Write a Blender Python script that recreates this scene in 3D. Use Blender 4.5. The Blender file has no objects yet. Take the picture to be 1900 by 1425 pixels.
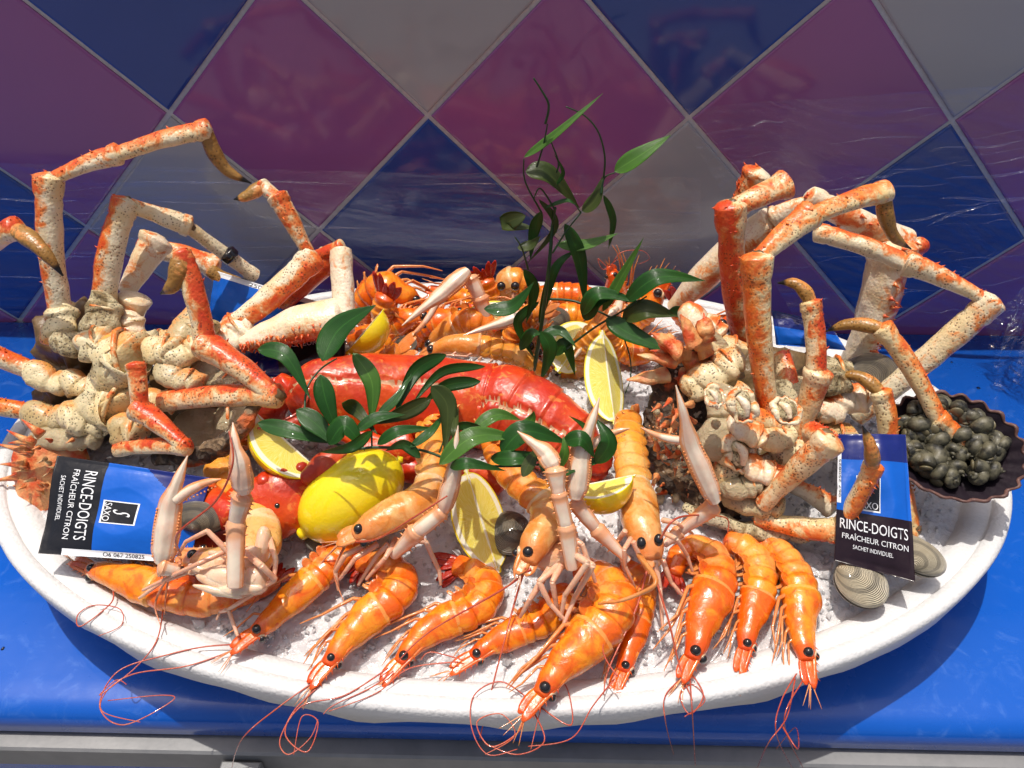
import bpy, math, random
import numpy as np
from mathutils import Vector, Matrix, noise
R = random.Random(7)
V = Vector
sc = bpy.context.scene
COL = sc.collection
# ------------------------------------------------------------------ camera
F = 1433.2; CAMZ = 0.4419; WALLY = 0.6
PITCH = math.radians(40.52); ROLL = math.radians(0.15); YAW = math.radians(-1.04)
cy_, sy_, cp_, sp_ = math.cos(YAW), math.sin(YAW), math.cos(PITCH), math.sin(PITCH)
FW = V((sy_*cp_, cy_*cp_, -sp_)); _r = V((cy_, -sy_, 0)); _u = _r.cross(FW)
CR = _r*math.cos(ROLL) + _u*math.sin(ROLL); CU = -_r*math.sin(ROLL) + _u*math.cos(ROLL); CT = -FW
CAM = V((0, 0, CAMZ))
cd = bpy.data.cameras.new('camera'); cam = bpy.data.objects.new('camera', cd); COL.objects.link(cam)
cam.matrix_world = Matrix(((CR.x, CU.x, CT.x, 0), (CR.y, CU.y, CT.y, 0), (CR.z, CU.z, CT.z, CAMZ), (0, 0, 0, 1)))
cd.sensor_width = 36; cd.lens = 36*F/1900; cd.clip_start = .01; cd.clip_end = 200
sc.camera = cam
# ------------------------------------------------------------------ light
SUNV = V((-.13, .075, 1)).normalized()
w = bpy.data.worlds.new('World'); sc.world = w; w.use_nodes = True
nt = w.node_tree; bg = nt.nodes['Background']
sky = nt.nodes.new('ShaderNodeTexSky'); sky.sky_type = 'NISHITA'; sky.sun_disc = False; sky.air_density = .8; sky.dust_density = 6.; sky.ozone_density = .3
sky.sun_elevation = math.asin(SUNV.z); sky.sun_rotation = math.atan2(SUNV.x, SUNV.y)
nt.links.new(sky.outputs[0], bg.inputs[0]); bg.inputs[1].default_value = .13
sd = bpy.data.lights.new('sun', 'SUN'); sd.energy = 3.8; sd.angle = math.radians(.5); sd.color = (1, .94, .86)
so = bpy.data.objects.new('sun', sd); COL.objects.link(so); so.rotation_euler = SUNV.to_track_quat('Z', 'Y').to_euler()
sc.view_settings.view_transform = 'Standard'; sc.view_settings.look = 'None'
sc.view_settings.exposure = 0.0; sc.view_settings.gamma = 1; sc.view_settings.use_curve_mapping = False
sc.render.engine = 'CYCLES'
sc.cycles.max_bounces = 8; sc.cycles.transparent_max_bounces = 12; sc.cycles.caustics_reflective = False; sc.cycles.caustics_refractive = False
sc.cycles.use_denoising = True

# ------------------------------------------------------------------ pixel -> place
def ray(x, y): return FW + CR*((x-950)/F) + CU*((712.5-y)/F)
def P(x, y, d):
    """d < .25: point at that height above the table; otherwise point at that distance in front of the lens plane (world y)"""
    r = ray(x, y)
    return CAM + r*((d-CAMZ)/r.z) if d < .25 else CAM + r*(d/r.y)
def pxm(p): return (p-CAM).dot(FW)/F            # metres per photo pixel at p
def sdir(a, k=.35):                                # picture-plane direction (deg) leaning k towards the viewer
    a = math.radians(a); return (CR*math.cos(a)+CU*math.sin(a)+CT*k).normalized()
def catmull(ps, n):
    out = []
    for i in range(len(ps)-1):
        p0 = ps[max(i-1, 0)]; p1 = ps[i]; p2 = ps[i+1]; p3 = ps[min(i+2, len(ps)-1)]
        for k in range(n):
            t = k/n
            out.append(.5*((2*p1)+(p2-p0)*t+(2*p0-5*p1+4*p2-p3)*t*t+(3*p1-p0-3*p2+p3)*t**3))
    out.append(ps[-1]); return out
def lin(rs, n):
    out = []
    for i in range(len(rs)-1):
        for k in range(n):
            t = k/n; t = t*t*(3-2*t); out.append(rs[i]+(rs[i+1]-rs[i])*t)
    out.append(rs[-1]); return out
# ------------------------------------------------------------------ mesh builder
class MB:
    def __init__(s): s.v = []; s.f = []; s.m = []; s.a = []; s.b = []
    def add(s, vs, fs, a=0., b=0., mat=0):
        o = len(s.v); s.v += vs; s.f += [tuple(o+i for i in f) for f in fs]; s.m += [mat]*len(fs)
        s.a += a if isinstance(a, list) else [a]*len(vs); s.b += b if isinstance(b, list) else [b]*len(vs)
    def tube(s, pts, rad, n=12, flat=1., up=None, sub=1, red=None, mat=0, prof=None, jit=0, cap=True, t0=0., t1=1., js=60):
        """swept tube; rad list of world radii; flat scales the 'up' axis; prof(t, theta) multiplies the radius"""
        if sub > 1: pts = catmull(pts, sub); rad = lin(rad, sub)
        N = len(pts); vs = []; A = []; B = []
        T = [(pts[min(i+1, N-1)]-pts[max(i-1, 0)]).normalized() for i in range(N)]
        Nn = up or (V((0, 0, 1)) if abs(T[0].z) < .9 else V((1, 0, 0)))
        rings = []
        if cap:
            for q in (.15, .6, .9): rings.append((pts[0]-T[0]*rad[0]*(1-q)*.42, rad[0]*math.sin(q*math.pi/2), 0))
        for i in range(N): rings.append((pts[i], rad[i], i))
        if cap:
            for q in (.9, .6, .15): rings.append((pts[-1]+T[-1]*rad[-1]*(1-q)*.42, rad[-1]*math.sin(q*math.pi/2), N-1))
        prev = Nn
        for c, r, i in rings:
            base = up if up else prev
            nn = base-T[i]*base.dot(T[i])
            if nn.length < 1e-5: nn = prev
            nn.normalize(); prev = nn; bb = T[i].cross(nn); t = i/(N-1)
            for k in range(n):
                th = 2*math.pi*k/n
                d = nn*math.cos(th)*flat+bb*math.sin(th)
                q = r*(prof(t, th) if prof else 1)
                p = c+d*q
                if jit: p = p+d*(noise.noise(p*js)*jit*q)
                vs.append(p); A.append(t0+(t1-t0)*t); B.append(d.normalized().dot(red) if red else math.cos(th))
        M = len(rings); fs = []
        for i in range(M-1):
            for k in range(n): fs.append((i*n+k, i*n+(k+1) % n, (i+1)*n+(k+1) % n, (i+1)*n+k))
        fs.append(tuple(reversed(range(n)))); fs.append(tuple((M-1)*n+k for k in range(n)))
        s.add(vs, fs, A, B, mat)
    def blob(s, c, ax, n=16, m=10, jit=0, js=40, red=None, mat=0, a=0.):
        """ellipsoid with the three axis vectors ax, roughened by noise"""
        vs = []; B = []
        for i in range(m+1):
            ph = math.pi*i/m
            for k in range(n):
                th = 2*math.pi*k/n
                d = ax[0]*(math.sin(ph)*math.cos(th))+ax[1]*(math.sin(ph)*math.sin(th))+ax[2]*math.cos(ph)
                p = c+d
                if jit: p = p+d*(noise.noise(p*js)*jit+noise.noise(p*js*2.7)*jit*.5)
                vs.append(p); B.append(d.normalized().dot(red) if red else 0.)
        fs = [(i*n+k, (i+1)*n+k, (i+1)*n+(k+1) % n, i*n+(k+1) % n) for i in range(m) for k in range(n)]
        s.add(vs, fs, a, B, mat)
    def ball(s, c, r, **k): s.blob(c, (V((r, 0, 0)), V((0, r, 0)), V((0, 0, r))), **k)
    def cone(s, p, q, r, n=6, mat=0, a=0., b=1.): s.tube([p, p.lerp(q, .5), q], [r, r*.45, r*.06], n=n, mat=mat, cap=False, red=None, t0=a, t1=a); s.b[-3*n:] = [b]*(3*n)
    def box(s, a, b, mat=0, bev=0.):
        x0, y0, z0 = a; x1, y1, z1 = b
        if bev:
            vs = []; fs = []
            for z, e in ((z0, bev), (z0+bev, 0), (z1-bev, 0), (z1, bev)):
                vs += [V((x0+e, y0+e, z)), V((x1-e, y0+e, z)), V((x1-e, y1-e, z)), V((x0+e, y1-e, z))]
            for i in range(3):
                for k in range(4): fs.append((i*4+k, i*4+(k+1) % 4, i*4+4+(k+1) % 4, i*4+4+k))
            fs += [(3, 2, 1, 0), (12, 13, 14, 15)]; s.add(vs, fs, mat=mat); return
        vs = [V((x, y, z)) for z in (z0, z1) for x, y in ((x0, y0), (x1, y0), (x1, y1), (x0, y1))]
        s.add(vs, [(3, 2, 1, 0), (4, 5, 6, 7), (0, 1, 5, 4), (1, 2, 6, 5), (2, 3, 7, 6), (3, 0, 4, 7)], mat=mat)
    def build(s, name, mats, parent=None, smooth=True, label=None, kind=None):
        me = bpy.data.meshes.new(name)
        base = parent['_w'] if parent is not None and '_w' in parent else None
        off = V(base) if base is not None else V((0, 0, 0))
        me.from_pydata([tuple(p-off) for p in s.v], [], s.f); me.update()
        me.attributes.new('ta', 'FLOAT', 'POINT').data.foreach_set('value', s.a)
        me.attributes.new('rb', 'FLOAT', 'POINT').data.foreach_set('value', s.b)
        for m in (mats if isinstance(mats, list) else [mats]): me.materials.append(m)
        me.polygons.foreach_set('material_index', s.m)
        me.polygons.foreach_set('use_smooth', [smooth]*len(s.f)); me.update()
        o = bpy.data.objects.new(name, me); COL.objects.link(o)
        if parent is not None: o.parent = parent; o['_w'] = tuple(off)
        if label: o['label'] = label
        if kind: o['kind'] = kind
        return o
THINGS = []
def thing(name, label, cat, loc, group=None):
    o = bpy.data.objects.new(name, None); COL.objects.link(o); o.location = loc; o.empty_display_size = .01
    o['label'] = label; o['category'] = cat; o['_w'] = tuple(loc)
    if group: o['group'] = group
    return o
def tag(o, label, cat, group=None):
    o['label'] = label; o['category'] = cat
    if group: o['group'] = group
    return o
# ------------------------------------------------------------------ materials
class NT:
    def __init__(s, name):
        s.m = bpy.data.materials.new(name); s.m.use_nodes = True; s.t = s.m.node_tree
        s.b = s.t.nodes['Principled BSDF']; s.tc = None
    def n(s, typ, **k):
        o = s.t.nodes.new('ShaderNode'+typ)
        for a, v in k.items(): setattr(o, a, v)
        return o
    def link(s, a, b): s.t.links.new(a, b)
    def co(s):
        if not s.tc: s.tc = s.n('TexCoord')
        return s.tc.outputs['Object']
    def noise(s, scale, det=3., dist=0., rough=.55, vec=None):
        o = s.n('TexNoise'); s.link(vec or s.co(), o.inputs['Vector']); o.inputs['Scale'].default_value = scale
        o.inputs['Detail'].default_value = det; o.inputs['Distortion'].default_value = dist; o.inputs['Roughness'].default_value = rough
        return o.outputs['Fac']
    def vor(s, scale, feat='F1', vec=None, out='Distance'):
        o = s.n('TexVoronoi', feature=feat); s.link(vec or s.co(), o.inputs['Vector']); o.inputs['Scale'].default_value = scale
        return o.outputs[out]
    def attr(s, nm): o = s.n('Attribute', attribute_name=nm); return o.outputs['Fac']
    def math(s, op, a, b=None, c=None, clamp=False):
        o = s.n('Math', operation=op, use_clamp=clamp)
        for i, x in enumerate((a, b, c)):
            if x is None: continue
            if isinstance(x, (int, float)): o.inputs[i].default_value = x
            else: s.link(x, o.inputs[i])
        return o.outputs[0]
    def ss(s, x, lo, hi):
        o = s.n('MapRange', interpolation_type='SMOOTHSTEP'); s.link(x, o.inputs[0]); o.inputs[1].default_value = lo; o.inputs[2].default_value = hi
        return o.outputs[0]
    def mix(s, f, a, b):
        o = s.n('Mix', data_type='RGBA')
        if isinstance(f, (int, float)): o.inputs[0].default_value = f
        else: s.link(f, o.inputs[0])
        for i, x in ((6, a), (7, b)):
            if isinstance(x, tuple): o.inputs[i].default_value = (*x, 1)
            else: s.link(x, o.inputs[i])
        return o.outputs[2]
    def bump(s, h, st, dist):
        o = s.n('Bump'); s.link(h, o.inputs['Height']); o.inputs['Strength'].default_value = st; o.inputs['Distance'].default_value = dist
        if s.b.inputs['Normal'].links: s.link(s.b.inputs['Normal'].links[0].from_socket, o.inputs['Normal'])
        s.link(o.outputs[0], s.b.inputs['Normal'])
    def set(s, col=None, rough=.4, coat=0., sss=0., rad=(1, .4, .2), sc_=.003, trans=0., ior=1.45, metal=0., spec=.5, crough=.05):
        b = s.b.inputs
        if col is not None:
            if isinstance(col, tuple): b['Base Color'].default_value = (*col, 1)
            else: s.link(col, b['Base Color'])
        if isinstance(rough, (int, float)): b['Roughness'].default_value = rough
        else: s.link(rough, b['Roughness'])
        b['Coat Weight'].default_value = coat; b['Coat Roughness'].default_value = crough
        b['Subsurface Weight'].default_value = sss; b['Subsurface Radius'].default_value = rad; b['Subsurface Scale'].default_value = sc_
        b['Transmission Weight'].default_value = trans; b['IOR'].default_value = ior; b['Metallic'].default_value = metal
        b['Specular IOR Level'].default_value = spec
        return s
M = {}
def tile(nm, c):
    t = NT(nm); n1 = t.noise(9, 2); t.set(t.mix(n1, tuple(x*.9 for x in c), tuple(x*1.12 for x in c)), rough=.10, spec=.5, coat=.1, crough=.04)
    t.bump(t.noise(14, 2), .35, .0012); t.bump(t.noise(260, 3), .05, .0002); return t.m
M['tile_purple'] = tile('tile_purple', (.27, .085, .23)); M['tile_blue'] = tile('tile_blue', (.022, .055, .23)); M['tile_grey'] = tile('tile_grey', (.33, .32, .32))
t = NT('grout'); t.set(t.mix(t.noise(300, 4), (.46, .44, .41), (.72, .70, .66)), rough=.9); t.bump(t.noise(900, 3), .6, .0005); M['grout'] = t.m
t = NT('counter_blue'); scr = t.ss(t.noise(38, 8, 2.2, .65), .52, .74)
t.set(t.mix(t.math('MULTIPLY', scr, .6), (.003, .082, .42), (.05, .15, .5)), rough=t.math('MULTIPLY_ADD', t.noise(25, 5), .3, .12), coat=.3); t.bump(t.noise(30, 2), .25, .002); t.bump(t.noise(600, 3), .08, .0003)
M['counter'] = t.m
t = NT('metal_rail'); t.set(t.mix(t.noise(60, 5), (.15, .155, .16), (.28, .28, .28)), rough=.5, metal=.3); t.bump(t.noise(400, 4), .2, .0005); M['rail'] = t.m
t = NT('pavement'); t.set(t.mix(t.noise(6, 6), (.16, .155, .15), (.28, .27, .26)), rough=.85); t.bump(t.noise(90, 5), .5, .003); M['pave'] = t.m
t = NT('polystyrene'); vd = t.vor(460)
t.set(t.mix(t.noise(20, 3), (.57, .57, .57), (.65, .65, .645)), rough=.45, sss=.12, rad=(1, 1, 1), sc_=.002); t.bump(t.math('MULTIPLY', vd, -1.), .6, .0005); t.bump(t.noise(900, 2), .3, .0003); M['foam'] = t.m
t = NT('crushed_ice'); t.set(t.mix(t.noise(55, 5), (.50, .495, .50), (.72, .71, .715)), rough=.10, coat=.3, sss=.4, rad=(1, 1, 1), sc_=.005, spec=.6)
t.bump(t.vor(190), .6, .0024); t.bump(t.noise(420, 5, 1.5), .6, .0013); M['ice'] = t.m
t = NT('ice_chip'); t.set((.86, .86, .87), rough=.05, trans=.45, ior=1.31, sss=.5, rad=(1, 1, 1), sc_=.004); t.bump(t.noise(300, 3), .4, .0008); M['chip'] = t.m

def shell(nm, red, cream, thr=.15, speck=.8, dark=(.10, .035, .015), tip=False, rough=.33):
    t = NT(nm); rb = t.attr('rb'); nz = t.noise(110, 7, .6, .65); f = t.math('MULTIPLY_ADD', nz, 4.2, -2.1); f = t.math('ADD', f, rb)
    f1 = t.ss(f, thr-.35, thr+.40); f = t.ss(f, thr+.05, thr+.80)
    r2 = t.mix(t.ss(t.noise(160, 3), .35, .68), red, tuple(min(1, x*k) for x, k in zip(red, (1.12, 1.9, 1.5))))
    c2 = t.mix(t.ss(t.noise(45, 3), .4, .7), cream, tuple(x*k for x, k in zip(cream, (.94, .82, .62))))
    c = t.mix(f, t.mix(f1, c2, (.70, .27, .075)), r2)
    d = t.vor(560); sp = t.math('MULTIPLY', t.math('SUBTRACT', 1., t.ss(d, .22, .36)), t.ss(t.noise(70, 2), .34, .6)); sp = t.math('MULTIPLY', sp, speck)
    c = t.mix(sp, c, dark)
    if tip: c = t.mix(t.ss(t.attr('ta'), .80, .87), c, (.006, .005, .004))
    t.set(c, rough=rough, sss=.1, sc_=.002, coat=.12, crough=.2); t.bump(d, .35, .0006); t.bump(t.noise(170, 5), .6, .0014); return t.m
M['crab'] = shell('spider_crab_shell', (.62, .075, .014), (.74, .65, .46))
M['crab2'] = shell('spider_crab_shell_deep_red', (.56, .050, .012), (.72, .58, .36), thr=-.12)
M['crabo'] = shell('spider_crab_shell_orange', (.64, .105, .018), (.72, .60, .36), thr=-.02)
M['claw'] = shell('crab_claw_shell', (.62, .08, .02), (.78, .67, .50), thr=.5, speck=.3, dark=(.4, .06, .02))
M['base'] = shell('crab_leg_base', (.56, .20, .05), (.66, .56, .34), thr=.80, speck=.85, dark=(.06, .04, .02), rough=.4)
M['baseb'] = shell('crab_leg_base_brown', (.48, .19, .06), (.46, .38, .22), thr=.85, speck=.95, dark=(.04, .03, .02), rough=.45)
M['tip'] = shell('crab_leg_tip', (.40, .12, .025), (.30, .16, .04), thr=.7, speck=.8, dark=(.06, .03, .01), tip=True)
t = NT('crab_underside'); c = t.mix(t.ss(t.noise(60, 6, 1.4), .42, .60), (.62, .53, .32), (.24, .17, .075)); d = t.vor(620); c = t.mix(t.ss(t.noise(22, 3), .5, .62), c, (.50, .44, .30))
c = t.mix(t.math('MULTIPLY', t.math('MULTIPLY', t.math('SUBTRACT', 1., t.ss(d, .22, .42)), t.ss(t.noise(60, 2), .30, .50)), .85), c, (.075, .05, .03)); c = t.mix(t.math('MULTIPLY', t.ss(t.noise(48, 5, 2.), .56, .66), .75), c, (.11, .07, .03)); c = t.mix(t.ss(t.noise(38, 3), .6, .72), c, (.42, .2, .06))
t.set(c, rough=.4, sss=.1, sc_=.002); t.bump(d, .4, .0006); t.bump(t.noise(180, 7, .5, .7), 1., .0030); M['under'] = t.m
t = NT('crab_flesh'); t.set(t.mix(t.noise(90, 4), (.66, .57, .37), (.30, .21, .10)), rough=.3, sss=.2, sc_=.002, coat=.3); t.bump(t.noise(150, 7, .8, .7), 1., .0035); M['flesh'] = t.m
t = NT('crab_membrane'); t.set(t.mix(t.noise(150, 4), (.05, .030, .014), (.24, .15, .065)), rough=.4); t.bump(t.noise(300, 3), .6, .001); M['memb'] = t.m
t = NT('encrusted_carapace'); d = t.vor(190); c = t.mix(t.ss(t.noise(70, 6, .8), .46, .56), (.055, .035, .022), (.20, .13, .07)); c = t.mix(t.ss(t.noise(31, 4), .56, .66), c, (.60, .13, .03)); c = t.mix(t.ss(t.noise(150, 3), .64, .7), c, (.55, .48, .36))
t.set(c, rough=.7); t.bump(d, 1., .004); t.bump(t.noise(260, 5), 1., .003); M['crust'] = t.m
t = NT('spiny_carapace'); c = t.mix(t.ss(t.noise(110, 5), .36, .62), (.55, .07, .015), (.68, .33, .12)); c = t.mix(t.ss(t.noise(30, 3), .55, .7), c, (.62, .5, .25))
t.set(c, rough=.4, coat=.1); t.bump(t.noise(200, 5), .9, .002); M['spiny'] = t.m

def prawnmat(nm, c1, c2, c3, pale, rough=.22, sss=.25, patch=.45):
    t = NT(nm); f = t.noise(75, 5, 1.2); oi = t.n('ObjectInfo').outputs['Random']; f = t.math('ADD', f, t.math('MULTIPLY_ADD', oi, .22, -.11)); c = t.mix(t.ss(f, .36, .64), c1, c2); ta = t.attr('ta'); rb = t.attr('rb')
    c = t.mix(t.math('MULTIPLY', t.ss(t.noise(38, 4, .8), .54, .68), patch), c, pale)
    c = t.mix(t.math('MULTIPLY', t.ss(rb, .80, .97), .45), c, pale); c = t.mix(t.math('MULTIPLY', t.math('SUBTRACT', 1., t.ss(rb, .03, .16)), t.math('MULTIPLY', t.ss(ta, .46, .50), .5)), c, tuple(x*.6 for x in c3))
    c = t.mix(t.math('MULTIPLY', t.ss(ta, .78, 1.02), .8), c, c3)
    c = t.mix(t.math('MULTIPLY', t.math('SUBTRACT', 1., t.ss(ta, .02, .17)), .8), c, c3)
    c = t.mix(t.math('MULTIPLY', t.ss(t.noise(170, 3, 2.), .60, .70), .45), c, tuple(x*.75 for x in c3))
    t.set(c, rough=t.math('MULTIPLY_ADD', t.noise(90, 4), .25, rough-.08), sss=sss, rad=(1, .35, .12), sc_=.003, coat=.4, crough=.07); t.bump(t.noise(130, 5, .8), .6, .0014); return t.m
M['prawn'] = prawnmat('cooked_prawn_shell', (.74, .115, .005), (.84, .275, .014), (.64, .055, .006), (.80, .44, .13))
M['prawnd'] = prawnmat('prawn_tail_shell', (.55, .035, .006), (.75, .12, .012), (.36, .012, .006), (.7, .2, .05))
M['prawnl'] = prawnmat('prawn_leg_shell', (.76, .26, .06), (.80, .34, .10), (.72, .18, .04), (.80, .45, .2))
M['lang'] = prawnmat('langoustine_shell', (.66, .23, .035), (.72, .40, .14), (.66, .20, .05), (.74, .55, .32), patch=.75)
M['langtail'] = prawnmat('langoustine_tail_shell', (.70, .17, .010), (.80, .32, .04), (.68, .22, .03), (.78, .48, .18), patch=.6)
M['langpale'] = prawnmat('langoustine_claw_shell', (.72, .50, .34), (.72, .34, .15), (.74, .36, .18), (.76, .62, .46))
t = NT('langoustine_claw'); rb = t.attr('rb'); f = t.ss(t.math('MULTIPLY_ADD', t.noise(80, 4, .8), 1.1, t.math('ADD', rb, -.55)), .25, .75)
f = t.math('MULTIPLY', f, t.math('SUBTRACT', 1., t.math('MULTIPLY', t.ss(t.attr('ta'), .50, .60), .75))); ln = t.math('SUBTRACT', 1., t.ss(t.math('ABSOLUTE', t.math('ADD', rb, -.62)), .02, .12)); f = t.math('MULTIPLY', f, t.math('SUBTRACT', 1., t.math('MULTIPLY', ln, .6)))
c = t.mix(f, t.mix(t.noise(60, 3), (.70, .20, .04), (.74, .38, .18)), t.mix(t.ss(t.noise(70, 4), .4, .65), (.76, .64, .50), (.74, .50, .37)))
t.set(c, rough=.24, sss=.15, sc_=.002, coat=.35); t.bump(t.noise(220, 4), .35, .0008); M['lclaw'] = t.m
M['langleg'] = prawnmat('langoustine_leg_shell', (.70, .42, .28), (.72, .36, .22), (.66, .34, .2), (.74, .58, .42))
M['ant'] = prawnmat('antenna', (.48, .06, .03), (.60, .12, .05), (.5, .08, .04), (.6, .2, .1), sss=.1)
M['antb'] = prawnmat('antenna_pale', (.66, .20, .09), (.74, .33, .16), (.6, .2, .1), (.7, .4, .2), sss=.1)
t = NT('eye_black'); t.set((.012, .010, .010), rough=.08, coat=.6); M['eye'] = t.m
t = NT('eye_stalk'); t.set((.62, .42, .26), rough=.3, sss=.3); M['stalk'] = t.m
t = NT('lobster_shell'); c = t.mix(t.ss(t.noise(35, 4), .35, .7), (.48, .026, .005), (.64, .080, .008)); c = t.mix(t.math('MULTIPLY', t.ss(t.noise(170, 4, 1.), .56, .68), .75), c, (.70, .22, .04)); c = t.mix(t.math('MULTIPLY', t.ss(t.noise(24, 3), .45, .6), .35), c, (.50, .04, .03)); c = t.mix(t.math('MULTIPLY', t.ss(t.noise(26, 5, 1.), .50, .64), .55), c, (.22, .010, .005)); c = t.mix(t.ss(t.math('ADD', t.attr('rb'), t.noise(300, 4)), 1.9, 2.4), c, t.mix(t.noise(200, 3), (.72, .48, .28), (.30, .10, .04)))
t.set(c, rough=t.math('MULTIPLY_ADD', t.noise(70, 4), .4, .14), coat=.2, crough=.1, sss=.05, sc_=.002); t.bump(t.vor(330), .35, .0006); t.bump(t.noise(200, 5), .35, .0009); M['lob'] = t.m
def lemonmat():
    t = NT('lemon_fruit'); ra = t.attr('rb'); an = t.attr('ta')
    rind = t.mix(t.noise(50, 3), (.80, .60, .008), (.84, .70, .02))
    mp = t.n('CombineXYZ'); t.link(t.math('MULTIPLY', an, 38.), mp.inputs[0]); t.link(t.math('MULTIPLY', ra, 2.5), mp.inputs[1])
    st = t.noise(1.6, 4, .4, vec=mp.outputs[0])
    fl = t.mix(t.ss(st, .35, .68), (.72, .58, .05), (.82, .74, .24)); fl = t.mix(t.math('SUBTRACT', 1., t.ss(ra, .05, .13)), fl, (.86, .84, .62))
    c = t.mix(t.ss(ra, .76, .80), fl, (.86, .84, .64)); c = t.mix(t.ss(ra, .925, .95), c, rind)
    t.set(c, rough=.22, sss=.25, rad=(1, .8, .2), sc_=.006, coat=.4, crough=.1); t.bump(t.vor(520), .14, .0006); t.bump(t.noise(45, 2), .3, .001); return t.m
M['lemon'] = lemonmat()
def leafmat(nm, a, b):
    t = NT(nm); rb = t.attr('rb'); ve = t.n('TexWave'); t.link(t.math('MULTIPLY', rb, 1.), ve.inputs[0]); 
    w_ = t.math('ABSOLUTE', t.math('SINE', t.math('MULTIPLY', rb, 26.)))
    c = t.mix(t.noise(60, 3), a, b); c = t.mix(t.math('MULTIPLY', t.math('SUBTRACT', 1., t.ss(t.math('ABSOLUTE', rb), .0, .07)), .5), c, tuple(min(1, x*2.2) for x in b))
    t.set(c, rough=.30, spec=.5, coat=.1); t.bump(w_, .35, .0005); t.bump(t.noise(160, 3), .3, .0008)
    tr = t.n('BsdfTranslucent'); tr.inputs[0].default_value = (.10, .28, .015, 1); mx = t.n('MixShader'); mx.inputs[0].default_value = .30
    out = t.t.nodes['Material Output']; t.link(t.b.outputs[0], mx.inputs[1]); t.link(tr.outputs[0], mx.inputs[2]); t.link(mx.outputs[0], out.inputs[0]); return t.m
M['leaf'] = leafmat('ruscus_leaf', (.012, .062, .010), (.032, .12, .016)); M['leaf2'] = leafmat('ruscus_leaf_light', (.045, .14, .015), (.095, .21, .03))
M['leaf3'] = leafmat('ruscus_leaf_olive', (.04, .065, .014), (.07, .09, .02))
t = NT('green_stem'); t.set((.012, .045, .012), rough=.4); M['stem'] = t.m
def clammat(nm, a, b, c_):
    t = NT(nm); s_ = t.attr('ta'); w_ = t.math('ABSOLUTE', t.math('SINE', t.math('MULTIPLY', s_, 95.)))
    c = t.mix(t.ss(t.noise(60, 4), .35, .65), a, b); c = t.mix(t.math('MULTIPLY', t.math('SUBTRACT', 1., t.ss(w_, .1, .6)), t.ss(t.noise(90, 3), .4, .6)), c, c_); c = t.mix(t.math('MULTIPLY', t.ss(t.math('SINE', t.math('MULTIPLY_ADD', s_, 17., t.math('MULTIPLY', t.noise(40, 3), 5.))), .2, .8), .55), c, c_)
    t.set(c, rough=.35, coat=.3); t.bump(w_, .8, .0008); return t.m
M['clam'] = clammat('clam_shell', (.40, .34, .23), (.56, .49, .35), (.10, .09, .07)); M['clamd'] = clammat('dark_clam_shell', (.12, .105, .08), (.22, .18, .12), (.03, .03, .03))
t = NT('scallop_inside'); t.set(t.mix(t.noise(60, 4), (.006, .004, .008), (.018, .010, .016)), rough=.55, spec=.3); t.bump(t.noise(220, 4), .4, .001); M['scal'] = t.m
t = NT('scallop_rim'); t.set(t.mix(t.noise(200, 4), (.03, .012, .012), (.20, .10, .08)), rough=.5); M['srim'] = t.m
t = NT('periwinkle_shell'); t.set(t.mix(t.ss(t.noise(120, 5), .35, .65), (.010, .010, .008), (.115, .105, .065)), rough=.5, coat=.05); t.bump(t.noise(300, 4), .5, .0008); M['wink'] = t.m
t = NT('periwinkle_operculum'); t.set((.13, .11, .06), rough=.4); M['oper'] = t.m
# ------------------------------------------------------------------ ground, wall, counter
m = MB(); m.box((-6, -6, -.92), (6, 6, -.9)); o = m.build('pavement', M['pave'], smooth=False); o['kind'] = 'structure'; o['label'] = 'dark grey pavement below the counter'
D = .3432164*WALLY; X0 = -.4732827*WALLY; Z0 = CAMZ-.2216913*WALLY
wall = thing('tiled_wall', 'wall of diamond-laid purple, blue and grey glazed tiles behind the platter', 'wall', V((0, WALLY, 0)))
m = MB(); m.box((-.95, WALLY+.0025, -.9), (.95, WALLY+.10, .36)); m.build('grout_bed', M['grout'], wall, smooth=False)
mt = {'tile_purple': MB(), 'tile_blue': MB(), 'tile_grey': MB()}
for row in range(-1, 13):
    for k in range(-6, 9):
        off = .5
        cx = X0+(k+(.5 if row % 2 else 0))*D; cz = Z0-row*D/2
        # row 1: centres sit between the vertices
        kind = 'tile_purple' if row % 2 else (('tile_grey', 'tile_blue')[(k+(1 if row % 4 else 0)+1) % 2])
        if abs(cx) > .85 or cz > .36 or cz < -.15: continue
        vs = []; fs = []; h = D/2-.0026
        for y_, e in ((WALLY+.003, 0), (WALLY+.0012, 0), (WALLY+.0003, .0012), (WALLY, .003)):
            q = h-e; vs += [V((cx-q, y_, cz)), V((cx, y_, cz-q)), V((cx+q, y_, cz)), V((cx, y_, cz+q))]
        for i in range(3):
            for j in range(4): fs.append((i*4+j, i*4+(j+1) % 4, i*4+4+(j+1) % 4, i*4+4+j))
        fs.append((12, 13, 14, 15)); 
        vs = [V((v.x, v.y, min(v.z, .36))) for v in vs]
        mt[kind].add(vs, fs)
for k_, lb in (('tile_purple', 'purple diamond tiles'), ('tile_blue', 'dark blue diamond tiles'), ('tile_grey', 'grey diamond tiles')):
    mt[k_].build('wall_tiles', M[k_], wall, smooth=False, label=lb)
tab = thing('display_counter', 'blue glossy counter with a grey metal rail under its front edge', 'counter', V((0, .4, -.9)))
m = MB(); prof = [(.598, 0), (.235, 0), (.224, -.001), (.217, -.004), (.213, -.010), (.212, -.020), (.217, -.024), (.598, -.024)]
xs = np.linspace(-.9, .9, 31); vs = [V((x, y, z)) for x in xs for y, z in prof]; n = len(prof)
m.add(vs, [(i*n+j, i*n+(j+1) % n, (i+1)*n+(j+1) % n, (i+1)*n+j) for i in range(30) for j in range(n)]); m.build('counter_top', M['counter'], tab)
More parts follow.
